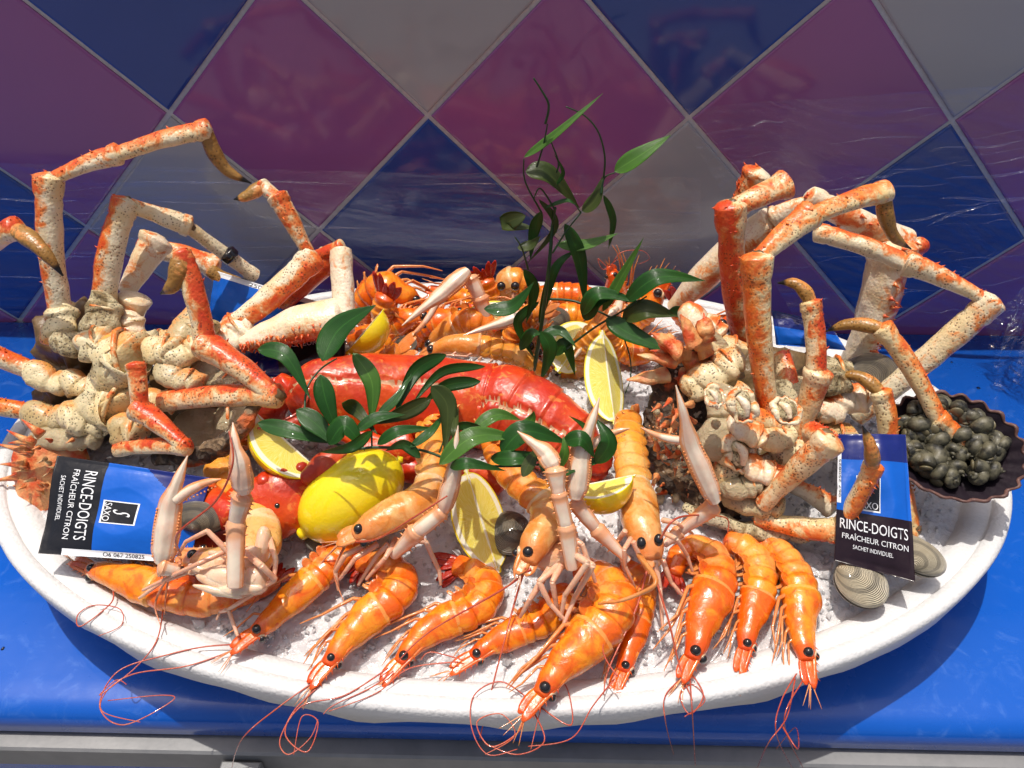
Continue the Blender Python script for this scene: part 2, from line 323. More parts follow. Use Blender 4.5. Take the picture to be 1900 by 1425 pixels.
m = MB(); m.box((-.9, .203, -.046), (.9, .24, -.0245), bev=.0015); m.build('rail', M['rail'], tab, smooth=False)
for lx in (-.165, .5, -.75): m = MB(); m.box((lx-.012, .176, -.9), (lx+.012, .2015, -.03), bev=.001); m.build('leg', M['rail'], tab, smooth=False)
m = MB(); m.box((-.9, .30, -.9), (.9, .32, -.025)); m.build('front_panel', M['counter'], tab, smooth=False)
t = NT('water'); t.set((1, 1, 1), rough=.02, trans=1., ior=1.33); M['water'] = t.m
m = MB(); rr = random.Random(5)
for _ in range(170):
    x_, y_ = rr.uniform(-.38, .40), rr.uniform(.235, .57)
    if ((x_+.016)/.37)**2+((y_-.38)/.225)**2 < 1: continue
    r_ = rr.uniform(.0004, .0017)*(1.6 if rr.random() < .1 else 1); m.blob(V((x_, y_, 0)), (V((r_, 0, 0)), V((0, r_*rr.uniform(.7, 1.3), 0)), V((0, 0, r_*.45))), n=9, m=6)
o = m.build('water_drops', M['water']); o['kind'] = 'stuff'; tag(o, 'melt water drops spattered over the blue counter', 'water drops')
# ------------------------------------------------------------------ platter and ice
PC = V((-.0165, .380, 0)); PA, PB = .339, .196; RZ = .070
plat = thing('foam_platter', 'large oval white polystyrene platter holding crushed ice and seafood', 'platter', V((PC.x, PC.y, 0)))
m = MB(); NS = 220
def wav(th): return .0045*math.sin(th*19+1.)+.003*math.sin(th*31+2)+.002*math.sin(th*47)
pr = [(-.055, .0), (-.035, .0), (-.022, .030), (-.005, .050), (-.001, 'w'), (.0, .060), (.0004, RZ-.003), (-.0008, RZ-.0006), (-.004, RZ), (-.0135, RZ+.0004), (-.0145, RZ-.0020), (-.0155, RZ-.0030), (-.0168, RZ-.0020), (-.028, RZ-.004), (-.033, RZ-.006), (-.040, .052), (-.06, .048)]
vs = []
for i in range(NS):
    th = 2*math.pi*i/NS; nx, ny = math.cos(th), math.sin(th); nn = V((nx/PA, ny/PB, 0)).normalized(); b = V((PC.x+PA*nx, PC.y+PB*ny, 0))
    for e, z in pr:
        if e < -.001 and z != 0. and z != .030 and z != .050: e *= .60+.16*abs(nx)**2
        if z == 'w': z = .053+wav(th)*.6
        j = noise.noise(V((nx*6, ny*6, z*30)))*.0006
        vs.append(b+nn*(e+j)+V((0, 0, z+j*.4 if z > .04 else z)))
n = len(pr); fs = [(i*n+j, ((i+1) % NS)*n+j, ((i+1) % NS)*n+j+1, i*n+j+1) for i in range(NS) for j in range(n-1)]
m.add(vs, fs)
c0 = len(m.v); m.v.append(V((PC.x, PC.y, .048))); m.a.append(0); m.b.append(0)
for i in range(NS): m.f.append((i*n+n-1, ((i+1) % NS)*n+n-1, c0)); m.m.append(0)
m.build('rim', M['foam'], plat)
def icez(x, y):
    r = math.hypot((x-PC.x)/(PA-.03), (y-PC.y)/(PB-.03))
    return .0655+.016*max(0, 1-(r/.72)**2)-.005*max(0, r-.9)*10
m = MB(); NX, NY = 420, 250; idx = {}; vs = []; fs = []
for j in range(NY):
    for i in range(NX):
        x = PC.x-PA+2*PA*i/(NX-1); y = PC.y-PB+2*PB*j/(NY-1)
        r = math.hypot((x-PC.x)/(PA-.0262), (y-PC.y)/(PB-.0200))+noise.noise(V((x*40, y*40, 3)))*.02
        if r < 1.02:
            p = V((x*75, y*75, 0)); z = icez(x, y)+noise.noise(p)*.0015+abs(noise.noise(p*2.3))*.0018+noise.noise(p*5.1)*.0009
            idx[i, j] = len(vs); vs.append(V((x, y, z)))
for (i, j), a in idx.items():
    q = [idx.get(k) for k in ((i+1, j), (i+1, j+1), (i, j+1))]
    if None not in q: fs.append((a, *q))
m.add(vs, fs); o = m.build('crushed_ice', M['ice']); o['kind'] = 'stuff'; tag(o, 'bed of white crushed ice filling the foam platter', 'ice')
m = MB(); rr = random.Random(3)
for i in range(6500):
    th = rr.uniform(0, 2*math.pi); r = math.sqrt(rr.random())
    x = PC.x+(PA-.031)*r*math.cos(th); y = PC.y+(PB-.026)*r*math.sin(th)
    if y > .48: continue
    s_ = rr.uniform(.0009, .0027) if rr.random() < .94 else rr.uniform(.003, .006)
    c = V((x, y, icez(x, y)+s_*.25+.001)); ax = [V((rr.gauss(0, 1), rr.gauss(0, 1), rr.gauss(0, 1))).normalized() for _ in range(6)]
    q = [c+a*s_*rr.uniform(.5, 1) for a in (V((1, .2, 0)), V((0, 1, .3)), V((-1, .1, .2)), V((0, -1, -.2)), V((.1, 0, .6)), V((0, .1, -.6)))]
    q = [c+Matrix.Rotation(th*7, 3, ax[0]) @ (k-c) for k in q]
    m.add(q, [(0, 1, 4), (1, 2, 4), (2, 3, 4), (3, 0, 4), (1, 0, 5), (2, 1, 5), (3, 2, 5), (0, 3, 5)])
o = m.build('ice_chips', M['chip'], smooth=False); o['kind'] = 'stuff'; tag(o, 'loose clear chips scattered on the ice bed', 'ice chips')
def leaflet(mb, p, d, side, L, W, N_, thick=.0006, t0=.5, t1=1., curl=0.):
    """thin blade with real thickness"""
    n = 7; top = []; 
    up = d.cross(side).normalized(); sh = [.35, .75, .95, 1., .95, .75, .25]
    vs = []; A = []
    for s_ in (1, -1):
        for i in range(n):
            t = i/(n-1); c = p+d*L*t+up*(curl*L*t*t)
            for j in (-1, -.5, 0, .5, 1): vs.append(c+side*W*.5*sh[i]*j+up*(s_*thick*.5*(1-abs(j)*.6)+W*.06*(1-j*j))); A.append(t0+(t1-t0)*t)
    fs = []; o = n*5
    for i in range(n-1):
        for j in range(4): a = i*5+j; fs.append((a, a+5, a+6, a+1)); fs.append((o+a+1, o+a+6, o+a+5, o+a))
        fs.append((i*5, o+i*5, o+i*5+5, i*5+5)); fs.append((i*5+4, i*5+9, o+i*5+9, o+i*5+4))
    fs.append(tuple(range(5))+tuple(o+j for j in (4, 3, 2, 1, 0))); q = (n-1)*5; fs.append(tuple(q+j for j in (4, 3, 2, 1, 0))+tuple(o+q+j for j in range(5)))
    mb.add(vs, fs, A, 0.)
# ------------------------------------------------------------------ crabs
def px(pt): p = P(*pt[:3]); return p, pxm(p)
def segs(mb, pts, ws, red, jit=.05, flat=.88, n=14, membrane=None):
    """jointed leg: straight shell tubes between joints, each with a swollen far end"""
    for i in range(len(pts)-1):
        a, ka = px(pts[i]); b, kb = px(pts[i+1]); w0, w1 = ws[i]
        d = b-a; L = d.length; u = d.normalized(); a2 = a+u*min(.0012, L*.03); b2 = b+u*w1*kb*.10
        K = 11; side = red-u*red.dot(u); cv = [a2.lerp(b2, k/(K-1))+side*math.sin(math.pi*k/(K-1))*L*.035 for k in range(K)]
        sh = [.80, .86, .84, .86, .90, .94, .97, .98, 1.0, 1.10, 1.12]
        ra = [(w0*ka+(w1*kb-w0*ka)*(k/(K-1)))*.455*sh[k] for k in range(K)]
        mb.tube(cv, ra, n=n+4, flat=flat, sub=3, red=red, jit=jit+.05, js=95, prof=lambda t, th: 1+.05*math.cos(2*th+1.+i)+.035*math.cos(3*th+t*1.5)-(.10 if .86 < t < .90 else 0)+(.06*math.cos(2*th) if t > .92 else 0))
        if membrane is not None and i: membrane.append((a+u*.0008, w0*ka*.37))
def dactyl(mb, p0, p1, w0, red, bend=.14):
    a, k = px(p0); b, _ = px(p1); d = b-a; s_ = (red-d.normalized()*red.dot(d.normalized())).normalized()*d.length*bend
    pts = [a, a+d*.3+s_*.8, a+d*.65+s_, b]; mb.tube(pts, [w0*k*.42, w0*k*.5, w0*k*.36, w0*k*.05], n=12, sub=5, red=red, flat=.85, jit=.04, js=140)
def crableg(crab, pts, ws, red, tip=None, mat='crab', bend=.14, spines=0):
    r = sdir(red); mb = MB(); me_ = []; segs(mb, pts, ws, r, membrane=me_)
    if spines: addspines(mb, r, spines)
    addspines(mb, r, 26, len(mb.v) % 97, .55)
    o = mb.build('leg', M[mat], crab)
    for c_, q_ in me_:
        mj = MB(); mj.ball(c_, q_, n=12, m=9, jit=.35, js=180); mj.build('joint', M['memb'], o)
    if tip:
        t_ = MB(); dactyl(t_, pts[-1], tip[:3], tip[3], r, bend); t_.build('leg_tip', M['tip'], o)
    return o
def addspines(mb, red, count, seed=1, size=1.):
    rr = random.Random(seed); cand = [i for i in range(len(mb.v)) if mb.b[i] > .35]; n0 = len(mb.v)
    for i in rr.sample(cand, min(count, len(cand))):
        p = mb.v[i]; j = min(range(max(0, i-7), min(n0, i+7)), key=lambda q: abs(q-i)); s_ = rr.uniform(.0008, .0021)*size
        d = (red+V((rr.gauss(0, .3), rr.gauss(0, .3), rr.gauss(0, .3)))).normalized(); mb.cone(p-d*.0004, p+d*s_*1.9, s_*.8, b=1.2)
G_CRAB = 'cooked spider crabs on the platter'
def crabbody(crab, c, rx, ry, rz, seed, mat='under', lumps=(), carap=None):
    p, k = px(c); ax = (CR*rx*k*1.04, CU*ry*k*1.04, CT*rz*k*1.1); m = MB(); m.blob(p, ax, n=70, m=50, jit=.38, js=60); m.build('body', M['memb'], crab)
    rr = random.Random(seed)
    for l in lumps:
        q, kk = px(l); m = MB(); a = math.radians(l[5]); e1 = CR*math.cos(a)+CU*math.sin(a); e2 = CU*math.cos(a)-CR*math.sin(a)
        tl = rr.uniform(-.5, .5); e1 = (e1+CT*tl).normalized(); sh = [.70, .96, 1.0, 1.0, .98, .80, 1.04, 1.0, .80, .92]
        cv = [q+e1*l[3]*kk*(k2/4.5-1)+e2*l[4]*kk*.12*math.sin(k2) for k2 in range(10)]
        m.tube(cv, [l[4]*kk*x*.98 for x in sh], n=30, sub=5, red=e2, jit=.11, js=rr.uniform(90, 150), flat=.78, prof=lambda t, th: 1+.06*math.cos(2*th+l[0])+.05*math.cos(3*th+4*t)); sk = m.build('leg_socket', M[l[6] if len(l) > 6 else rr.choice(('base', 'base', 'baseb', 'under'))], crab)
        m = MB(); c5 = cv[7]; K5 = 22; pr5 = [c5+(e2*math.cos(6.2832*j/K5)+CT*math.sin(6.2832*j/K5)*.85)*l[4]*kk*(.88+.10*noise.noise(V((j*.7, seed, l[0])))) for j in range(K5+1)]
        m.tube(pr5, [l[4]*kk*.085]*(K5+1), n=7, cap=False, red=e2, jit=.3, js=200); m.build('rim_ridge', M['crabo'], sk)
# left crab A
A = thing('spider_crab', 'spider crab at the far left, one leg arching highest over the tiles', 'crab', P(150, 760, .40), G_CRAB)
crabbody(A, (170, 690, .41), 82, 125, 70, 1, lumps=[(112, 600, .40, 34, 30, 90), (190, 590, .405, 36, 32, 80), (245, 610, .41, 26, 24, 90, 'claw'), (150, 640, .385, 44, 30, 0), (95, 705, .375, 46, 27, -20), (150, 715, .37, 36, 26, -20), (95, 775, .36, 50, 30, -5), (160, 780, .35, 40, 36, -10),
    (225, 670, .37, 26, 60, 10), (210, 740, .36, 34, 60, -25), (120, 815, .345, 70, 24, 0, 'flesh'), (175, 640, .375, 20, 34, 20), (285, 635, .40, 30, 22, 10)])
crableg(A, [(118, 605, .405), (92, 335, .44), (215, 288, .45), (382, 242, .46)], [(60, 56), (34, 46), (44, 42)], 150, (466, 340, .455, 34), bend=.16)
crableg(A, [(190, 590, .415), (232, 378, .45), (345, 418, .46), (470, 510, .475)], [(62, 48), (38, 44), (40, 32)], 150)
m = MB(); q, k = px((430, 478, .468)); q2, _ = px((421, 470, .468)); m.tube([q, q2], [k*18.5, k*19], n=14, flat=.9); m.build('leg_band', M['eye'], A, label='dark ring stuck round a leg')
crableg(A, [(-70, 500, .40), (28, 425, .395)], [(52, 46)], 120, (117, 512, .375, 36), mat='crab2', bend=.16)
crableg(A, [(85, 700, .38), (-70, 640, .385)], [(50, 48)], 80); crableg(A, [(100, 775, .365), (-70, 748, .37)], [(46, 42)], 60, mat='crabo')
r_ = sdir(60); m = MB(); segs(m, [(228, 640, .42), (250, 560, .43)], [(38, 62)], r_); segs(m, [(232, 545, .44), (288, 452, .465)], [(44, 66)], r_)
segs(m, [(255, 455, .48), (395, 495, .485)], [(46, 48)], r_); o = m.build('claw_arm', M['claw'], A)
m = MB(); segs(m, [(388, 500, .478), (445, 535, .475)], [(34, 40)], sdir(200)); m.build('claw_finger', M['tip'], A)
# spiny carapace lower left
m = MB(); q, k = px((95, 880, .335)); m.blob(q, (CR*72*k, CU*88*k, CT*30*k), n=34, m=20, jit=.16, js=60)
for a_, x_, y_, l_ in ((165, 40, 835, 60), (178, 28, 862, 34), (190, 32, 885, 62), (172, 30, 905, 40), (200, 36, 930, 58), (215, 46, 960, 45), (150, 45, 815, 44), (232, 60, 955, 48), (140, 62, 795, 34), (250, 80, 965, 40), (185, 40, 820, 30)):
    q, k = px((x_, y_, .33)); d = sdir(a_, .1); m.cone(q+d*-.006, q+d*(l_*k*.8), 11*k, n=9)
for i in range(26):
    q, k = px((R.uniform(35, 130), R.uniform(810, 950), .318)); m.cone(q-CT*.004, q+sdir(R.uniform(90, 270), .9)*R.uniform(.002, .005), .0016)
m.build('carapace', M['spiny'], A)
# left crab B
B = thing('spider_crab', 'spider crab second from left with bright red legs, claw reaching the lemon wedge', 'crab', P(380, 790, .37), G_CRAB)
crabbody(B, (375, 730, .40), 90, 95, 60, 2, lumps=[(300, 650, .37, 30, 30, 0), (345, 655, .37, 40, 30, 30), (330, 700, .355, 44, 26, -20), (300, 745, .35, 30, 27, 0), (262, 640, .38, 26, 24, 20), (400, 790, .355, 70, 42, 10, 'flesh'), (240, 800, .335, 30, 34, 0), (395, 700, .37, 40, 24, -30, 'flesh'), (430, 620, .40, 36, 34, 40, 'claw'), (360, 620, .385, 30, 40, 70)])
crableg(B, [(300, 745, .345), (512, 735, .325), (383, 642, .35), (336, 472, .375)], [(52, 46), (50, 62), (52, 38)], 40, (298, 545, .365, 40), mat='crab2', bend=.22)
crableg(B, [(215, 835, .322), (345, 830, .305), (260, 762, .325), (252, 680, .34)], [(36, 34), (36, 50), (42, 36)], 60, mat='crab2')
crableg(B, [(400, 628, .40), (578, 480, .435), (517, 368, .45), (487, 344, .455)], [(56, 54), (34, 44), (34, 30)], -50, (434, 370, .445, 30), bend=.1)
r_ = sdir(-60); m = MB(); segs(m, [(520, 560, .455), (610, 480, .46)], [(54, 50)], sdir(-60)); segs(m, [(585, 478, .46), (632, 458, .455)], [(34, 28)], sdir(200)); m.build('claw_arm', M['crab2'], B)
m = MB(); segs(m, [(632, 462, .44), (640, 610, .40)], [(58, 42)], sdir(-80, .2), n=20); addspines(m, sdir(-60), 40, 5, .7); m.build('claw_finger', M['claw'], B)
m = MB(); c3 = [px(p)[0] for p in ((625, 590, .405), (560, 600, .40), (500, 620, .395), (450, 637, .39))]; k = pxm(c3[0]); m.tube(c3, [k*44, k*40, k*30, k*14], n=24, sub=6, red=sdir(-88, .1), flat=.8, jit=.05); addspines(m, sdir(-80), 150, 6, .9); m.build('claw', M['claw'], B)
# shell edge of crab B
m = MB(); c3 = [px(p)[0] for p in ((290, 850, .315), (370, 845, .31), (440, 805, .315), (478, 740, .33))]; k = pxm(c3[0]); m.tube(c3, [k*12, k*18, k*18, k*10], n=12, sub=6, jit=.5, js=150); m.build('carapace', M['crust'], B)
# right crab
C = thing('spider_crab', 'spider crab on the right with a barnacled brown carapace and a ring of orange legs', 'crab', P(1400, 860, .34), G_CRAB)
crabbody(C, (1400, 800, .385), 105, 150, 62, 3, mat='under', lumps=[(1345, 790, .335, 60, 44, 70, 'flesh'), (1372, 745, .34, 26, 22, 60, 'base'), (1385, 800, .325, 34, 26, -30, 'claw'), (1440, 815, .325, 34, 26, 15, 'base'), (1425, 780, .335, 34, 22, -10, 'crabo'),
    (1350, 860, .32, 50, 34, 80, 'base'), (1410, 872, .312, 34, 26, -20, 'claw'), (1375, 905, .308, 34, 26, 10, 'flesh'), (1330, 690, .365, 46, 34, 30, 'base'), (1300, 720, .36, 30, 30, 0, 'base'), (1470, 845, .325, 34, 36, 0), (1545, 755, .36, 34, 30, 40, 'claw'), (1585, 740, .365, 26, 30, 0, 'claw'),
    (1480, 740, .36, 30, 44, 0), (1540, 700, .37, 24, 40, 0), (1395, 935, .305, 50, 26, -10), (1445, 890, .31, 30, 26, 0), (1530, 820, .345, 50, 40, 0), (1330, 640, .385, 50, 30, -20, 'base'), (1300, 600, .40, 40, 30, -30, 'claw')])
crableg(C, [(1392, 710, .42), (1355, 388, .435), (1452, 345, .45)], [(46, 62), (46, 56)], 200, mat='crab2')
crableg(C, [(1428, 770, .345), (1404, 484, .375), (1500, 402, .40), (1640, 356, .42)], [(54, 62), (46, 56), (50, 46)], 165, (1690, 462, .415, 36), mat='crabo', bend=.14)
crableg(C, [(1450, 655, .385), (1478, 812, .335), (1516, 695, .345), (1505, 565, .365)], [(46, 46), (50, 56), (48, 40)], 60, (1443, 525, .375, 30), mat='crab2', bend=.22)
crableg(C, [(1585, 775, .385), (1838, 562, .40), (1686, 490, .42), (1520, 432, .44)], [(54, 54), (34, 56), (52, 40)], 30, mat='crab')
crableg(C, [(1560, 862, .345), (1838, 884, .325), (1742, 780, .345), (1640, 612, .375)], [(50, 48), (38, 48), (46, 44)], 50, (1532, 615, .385, 32), mat='crabo', bend=.12)
crableg(C, [(1590, 990, .315), (1695, 985, .305), (1650, 830, .335), (1636, 732, .35)], [(40, 34), (36, 42), (46, 40)], 30, (1549, 699, .365, 30), mat='crabo', bend=.18)
crableg(C, [(1400, 960, .30), (1552, 985, .283), (1618, 866, .29)], [(42, 50), (44, 40)], -60, (1600, 790, .295, 34), mat='crabo', bend=.1)
crableg(C, [(1412, 938, .30), (1535, 820, .30), (1512, 806, .315)], [(46, 60), (58, 50)], 60, mat='crab2')
crableg(C, [(1470, 900, .315), (1540, 940, .305)], [(40, 44)], 60, mat='claw')
m = MB(); c3 = [px(p)[0] for p in ((1430, 410, .47), (1370, 455, .475), (1310, 510, .48), (1250, 570, .485))]; k = pxm(c3[0]); m.tube(c3, [k*34, k*38, k*36, k*20], n=20, sub=6, red=sdir(-90, .1), flat=.8, jit=.03); m.build('claw', M['claw'], C)
m = MB(); q, k = px((1388, 352, .465)); segs(m, [(1372, 392, .468), (1402, 326, .47)], [(52, 58)], sdir(120)); addspines(m, sdir(120), 40, 8, .7); m.build('claw_joint', M['crab'], C)
m = MB(); segs(m, [(1575, 700, .43), (1650, 465, .455)], [(78, 104)], sdir(-20), n=20, flat=.75); addspines(m, sdir(-20), 60, 9, 1.2); m.build('claw', M['claw'], C)
m = MB(); segs(m, [(1680, 450, .46), (1505, 368, .46)], [(76, 46)], sdir(-50), n=20); addspines(m, sdir(-30), 20, 10, 1.2); segs(m, [(1512, 372, .46), (1442, 402, .465)], [(40, 52)], sdir(90)); m.build('claw_arm', M['claw'], C)
m = MB(); q, k = px((1705, 455, .455)); m.blob(q, (CR*20*k, CU*16*k, CT*16*k), jit=.3, red=sdir(0)); m.build('claw_joint', M['crab2'], C)
m = MB()
q, k = px((1290, 880, .335)); m.blob(q, (CR*88*k+CU*-30*k, CU*120*k+CR*-40*k, CT*34*k), n=60, m=40, jit=.22, js=75); m.build('carapace', M['crust'], C)
m = MB(); c3 = [px(p)[0] for p in ((1270, 940, .082), (1340, 968, .080), (1430, 988, .078), (1510, 990, .08), (1580, 960, .085))]; k = pxm(c3[0]); m.tube(c3, [k*10, k*17, k*18, k*15, k*8], n=12, sub=8, jit=.6, js=130, flat=.6); m.build('carapace_rim', M['under'], C)
m = MB()
for x_, y_, a_, l_ in ((1255, 655, 175, 50), (1285, 670, 160, 40), (1270, 700, 185, 48), (1240, 640, 140, 36), (1300, 640, 120, 38), (1250, 720, 195, 40), (1310, 610, 100, 30)):
    q, k = px((x_, y_, .375)); d = sdir(a_, .1); m.cone(q-d*.008, q+d*l_*k, 17*k, n=9); m.ball(q, 18*k, jit=.4, js=150)
m.build('carapace_spines', M['spiny'], C)
for x_, y_, r_, an in ((1378, 752, 30, 30), (1372, 838, 34, 10), (1418, 878, 28, 0), (1372, 902, 26, -20), (1325, 735, 20, 60), (1460, 762, 26, 80)):
    q, k = px((x_, y_, .318)); a = math.radians(an); nn = (CT*.9+CR*math.cos(a)*.5+CU*math.sin(a)*.5).normalized(); e1 = nn.cross(CU).normalized(); e2 = nn.cross(e1); m = MB(); K5 = 26
    m.tube([q+(e1*math.cos(6.2832*j/K5)+e2*math.sin(6.2832*j/K5)*1.15)*.9*r_*k*(1+.26*noise.noise(V((3*math.cos(j*6.2832/K5)+x_, 3*math.sin(j*6.2832/K5), 0))))+nn*r_*k*.35*noise.noise(V((2*math.cos(j*6.2832/K5), 2*math.sin(j*6.2832/K5), x_))) for j in range(K5+1)], [r_*k*(.20+.11*math.sin(j*6.2832/K5*2+x_)) for j in range(K5+1)], n=12, sub=2, cap=False, red=-e2, jit=.45, js=170); so_ = m.build('leg_socket', M['crab'], C)
    m = MB(); m.blob(q-nn*r_*k*.25, (e1*r_*k*.86, e2*r_*k*1.0, nn*r_*k*.6), n=22, m=16, jit=.22, js=150); m.build('socket_lining', M['under'], so_)
    m = MB(); m.tube([q+e2*r_*k*.7+nn*r_*k*.2, q+e1*r_*k*.2+nn*r_*k*.45, q+e1*r_*k*.5-e2*r_*k*.5+nn*r_*k*.2], [r_*k*.16, r_*k*.28, r_*k*.12], n=10, sub=4, jit=.2, js=200, red=-CT); m.build('condyle', M['claw'], so_)
m = MB(); q, k = px((1262, 745, .37)); m.blob(q, (CR*62*k+CU*20*k, CU*95*k, CT*30*k), n=60, m=40, jit=.35, js=70); m.build('carapace_flank', M['crust'], C)
m = MB()
for x_, y_, a_, l_ in ((1215, 668, 170, 56), (1200, 700, 185, 60), (1225, 640, 150, 44), (1235, 735, 195, 46), (1262, 622, 120, 44), (1228, 780, 200, 34)):
    q, k = px((x_+20, y_, .37)); d = sdir(a_, .2); m.tube([q-d*.006, q+d*l_*k*.4, q+d*l_*k], [20*k, 14*k, 2*k], n=12, sub=4, jit=.5, js=120, flat=.6)
m.build('carapace_edge', M['spiny'], C)
for x_, y_, a_, l_, w_ in ((1290, 605, -40, 90, 34), (1330, 640, -50, 80, 30), (1240, 700, -25, 70, 18), (1215, 770, -60, 80, 34), (1265, 690, 10, 60, 24)):
    q, k = px((x_, y_, .385)); d = sdir(a_, .1); m = MB(); leaflet(m, q, d, d.cross(CT).normalized(), l_*k, w_*k, CT, .0012, curl=.2); m.build('shell_flake', M['flesh'], C)
barn = MB()
spn = MB()
for i in range(70):
    q, k = px((R.uniform(1205, 1335), R.uniform(745, 965), .322)); d = (CT*.5+sdir(R.uniform(100, 260), .4)).normalized(); l_ = R.uniform(.003, .008); spn.cone(q-d*.004, q+d*l_, l_*.33, n=7)
spn.build('carapace_spines', M['spiny'], C)
for i in range(18):
    q, k = px((R.uniform(1215, 1330), R.uniform(760, 960), .318)); s_ = R.uniform(.0014, .0032); d = (CT+sdir(R.uniform(0, 360))*.5).normalized(); barn.tube([q-d*s_, q+d*s_*.9], [s_*1.1, s_*.6], n=8, cap=False)
barn.build('barnacles', M['flesh'], C)
# loose crab shell pieces near the middle back
# ------------------------------------------------------------------ prawns and langoustines
def body_spline(sp, z, k=10, lift=.85):
    pts = []; rad = []
    for x, y, w_ in sp:
        if z < .25:
            p = P(x, y, z); r = w_*.5*pxm(p); p = P(x, y, z+r*lift)
        else: p = P(x, y, z); r = w_*.5*pxm(p)
        pts.append(p); rad.append(w_*.5*pxm(p))
    return catmull(pts, k), lin(rad, k)
def frames(pts, ven, up):
    out = []
    for i in range(len(pts)):
        T = (pts[min(i+1, len(pts)-1)]-pts[max(i-1, 0)]).normalized(); S = T.cross(up).normalized()*ven; out.append((T, S, S.cross(T).normalized()*ven))
    return out
def thin(name, pts, r0, r1, mat, parent, sub=8, n=6):
    m = MB(); m.tube(pts, [r0+(r1-r0)*i/(len(pts)-1) for i in range(len(pts))], n=n, sub=sub, cap=False, t0=.5, t1=.5); m.b = [0.]*len(m.b); return m.build(name, mat, parent)
PR_N = 0
G_PR = 'cooked prawns lined up along the front of the platter'; G_PB = 'cooked prawns heaped at the back of the platter'
def crustacean(kind, label, sp, ven, z=.066, c=.42, up=None, ants=(), fan=None, legs=5, swim=True, group=None, mats=('prawn', 'prawn', 'prawnd', 'prawnl'), eyes=True, eyer=10, ros=55, seed=None, legdir=1., legL=1., fandir=None, flat=.86, thorax=None, simple=False):
    global PR_N; PR_N += 1; rr = random.Random(PR_N*13 if seed is None else seed)
    up = up or V((0, -.25, 1)).normalized()
    K = 14; pts, rad = body_spline(sp, z, K); N = len(pts); fr = frames(pts, ven, up)
    # arc length
    s_ = [0.]; 
    for i in range(1, N): s_.append(s_[-1]+(pts[i]-pts[i-1]).length)
    L = s_[-1]
    def at(t):
        x = min(max(t, 0), 1)*L; i = 0
        while i < N-2 and s_[i+1] < x: i += 1
        f = (x-s_[i])/max(1e-9, s_[i+1]-s_[i]); return pts[i].lerp(pts[i+1], f), rad[i]+(rad[i+1]-rad[i])*f, fr[i]
    th = thing(kind, label, kind, V((pts[N//3].x, pts[N//3].y, pts[N//3].z-rad[N//3])), group)
    base_ = th['_w']
    # head: carapace tube
    m = MB(); n_ = 22; cp = []; cr_ = []
    for i in range(15):
        t = i/14*c; p, r, f = at(t); cp.append(p); cr_.append(r*(1.+.05*math.sin(i/14*math.pi))*(1.03 if i > 10 else 1.))
    S0 = -fr[2][1]
    def cprof(t, th_): return 1+.04*math.sin(th_*2+t*5)-.05*math.exp(-((math.cos(th_-.9)-1)/.01)**2)*(t > .15)+.03*math.sin(t*9+th_)
    m.tube(cp, cr_, n=n_, up=up, flat=flat, sub=2, prof=cprof, jit=.10, js=110, t0=0, t1=.5); m.b = [1. if .47 < a_ else 0. for a_ in m.a]
    # rb: belly weighting
    hd = m.build('head', M[mats[0]], th)
    m = MB(); ap = []; ar = []; rings = 6; sub = 6
    for g in range(rings):
        for j in range(sub):
            u_ = j/(sub-1); t = c-.02+(1.0-c+.02)*(g+u_*.97)/rings; p, r, f = at(t); ap.append(p); ar.append(r*(.91+.135*u_**1.3-(.06 if j == sub-1 else 0)))
    m.tube(ap, ar, n=n_, up=up, flat=flat, t0=.42, t1=.93, jit=.05, js=90)
    m.b = [((m.a[i]-.42)/.51*rings) % 1. for i in range(len(m.a))]
    # scalloped side plates drop towards the belly
    if not simple:
        for g in range(5):
            t = c+(1-c)*(g+.55)/rings; p, r, (T, S, U) = at(t)
            a = p+S*r*.62+U*r*flat*.55; leaflet(m, a-S*r*.1, S, T, r*.62, (1-c)*L/rings*1.0, U, .0008, .5, .55, -.5)
    m.build('abdomen', M[mats[1]], th)
    # tail fan
    if fan is not False:
        p, r, (T, S, U) = at(1.0); T2 = T if fandir is None else (P(fandir[0], fandir[1], z if len(fandir) < 3 else fandir[2])-p).normalized()
        fl = fan or 1.9; S2 = T2.cross(up).normalized()
        for q in (-2, -1, 0, 1, 2):
            m = MB(); d = (T2+S2*q*.26+U*(.04*q)).normalized(); leaflet(m, p-T2*r*.3+S2*q*r*.22+U*(.0006*(2-abs(q))), d, d.cross(U).normalized(), r*(fl*(1.35 if q else 1.)), r*(.80 if q else .6), U, .0009, .80, 1.1, -.05)
            m.build('tail_blade', M[mats[2]], th)
    p0, r0, (T, S, U) = at(0.); fw = -T
    e0, er_, (Te, Se, Ue) = at(.05)
    k_ = pxm(p0)
    if eyes:
        for sgn in (1, -1):
            pos = e0+Ue*(er_*.62 if sgn > 0 else er_*-.1)-Se*(er_*(.10 if sgn > 0 else 1.0))+fw*er_*(.3 if sgn > 0 else .45)
            m = MB(); m.ball(pos, eyer*k_*rr.uniform(.82, .98)*(1 if sgn > 0 else .8), n=14, m=10); ey = m.build('eye', M['eye'], th)
            m = MB(); m.tube([e0.lerp(pos, .35), pos.lerp(e0, .18)], [eyer*k_*.6, eyer*k_*1.02], n=12); m.build('eye_stalk', M['stalk'], ey)
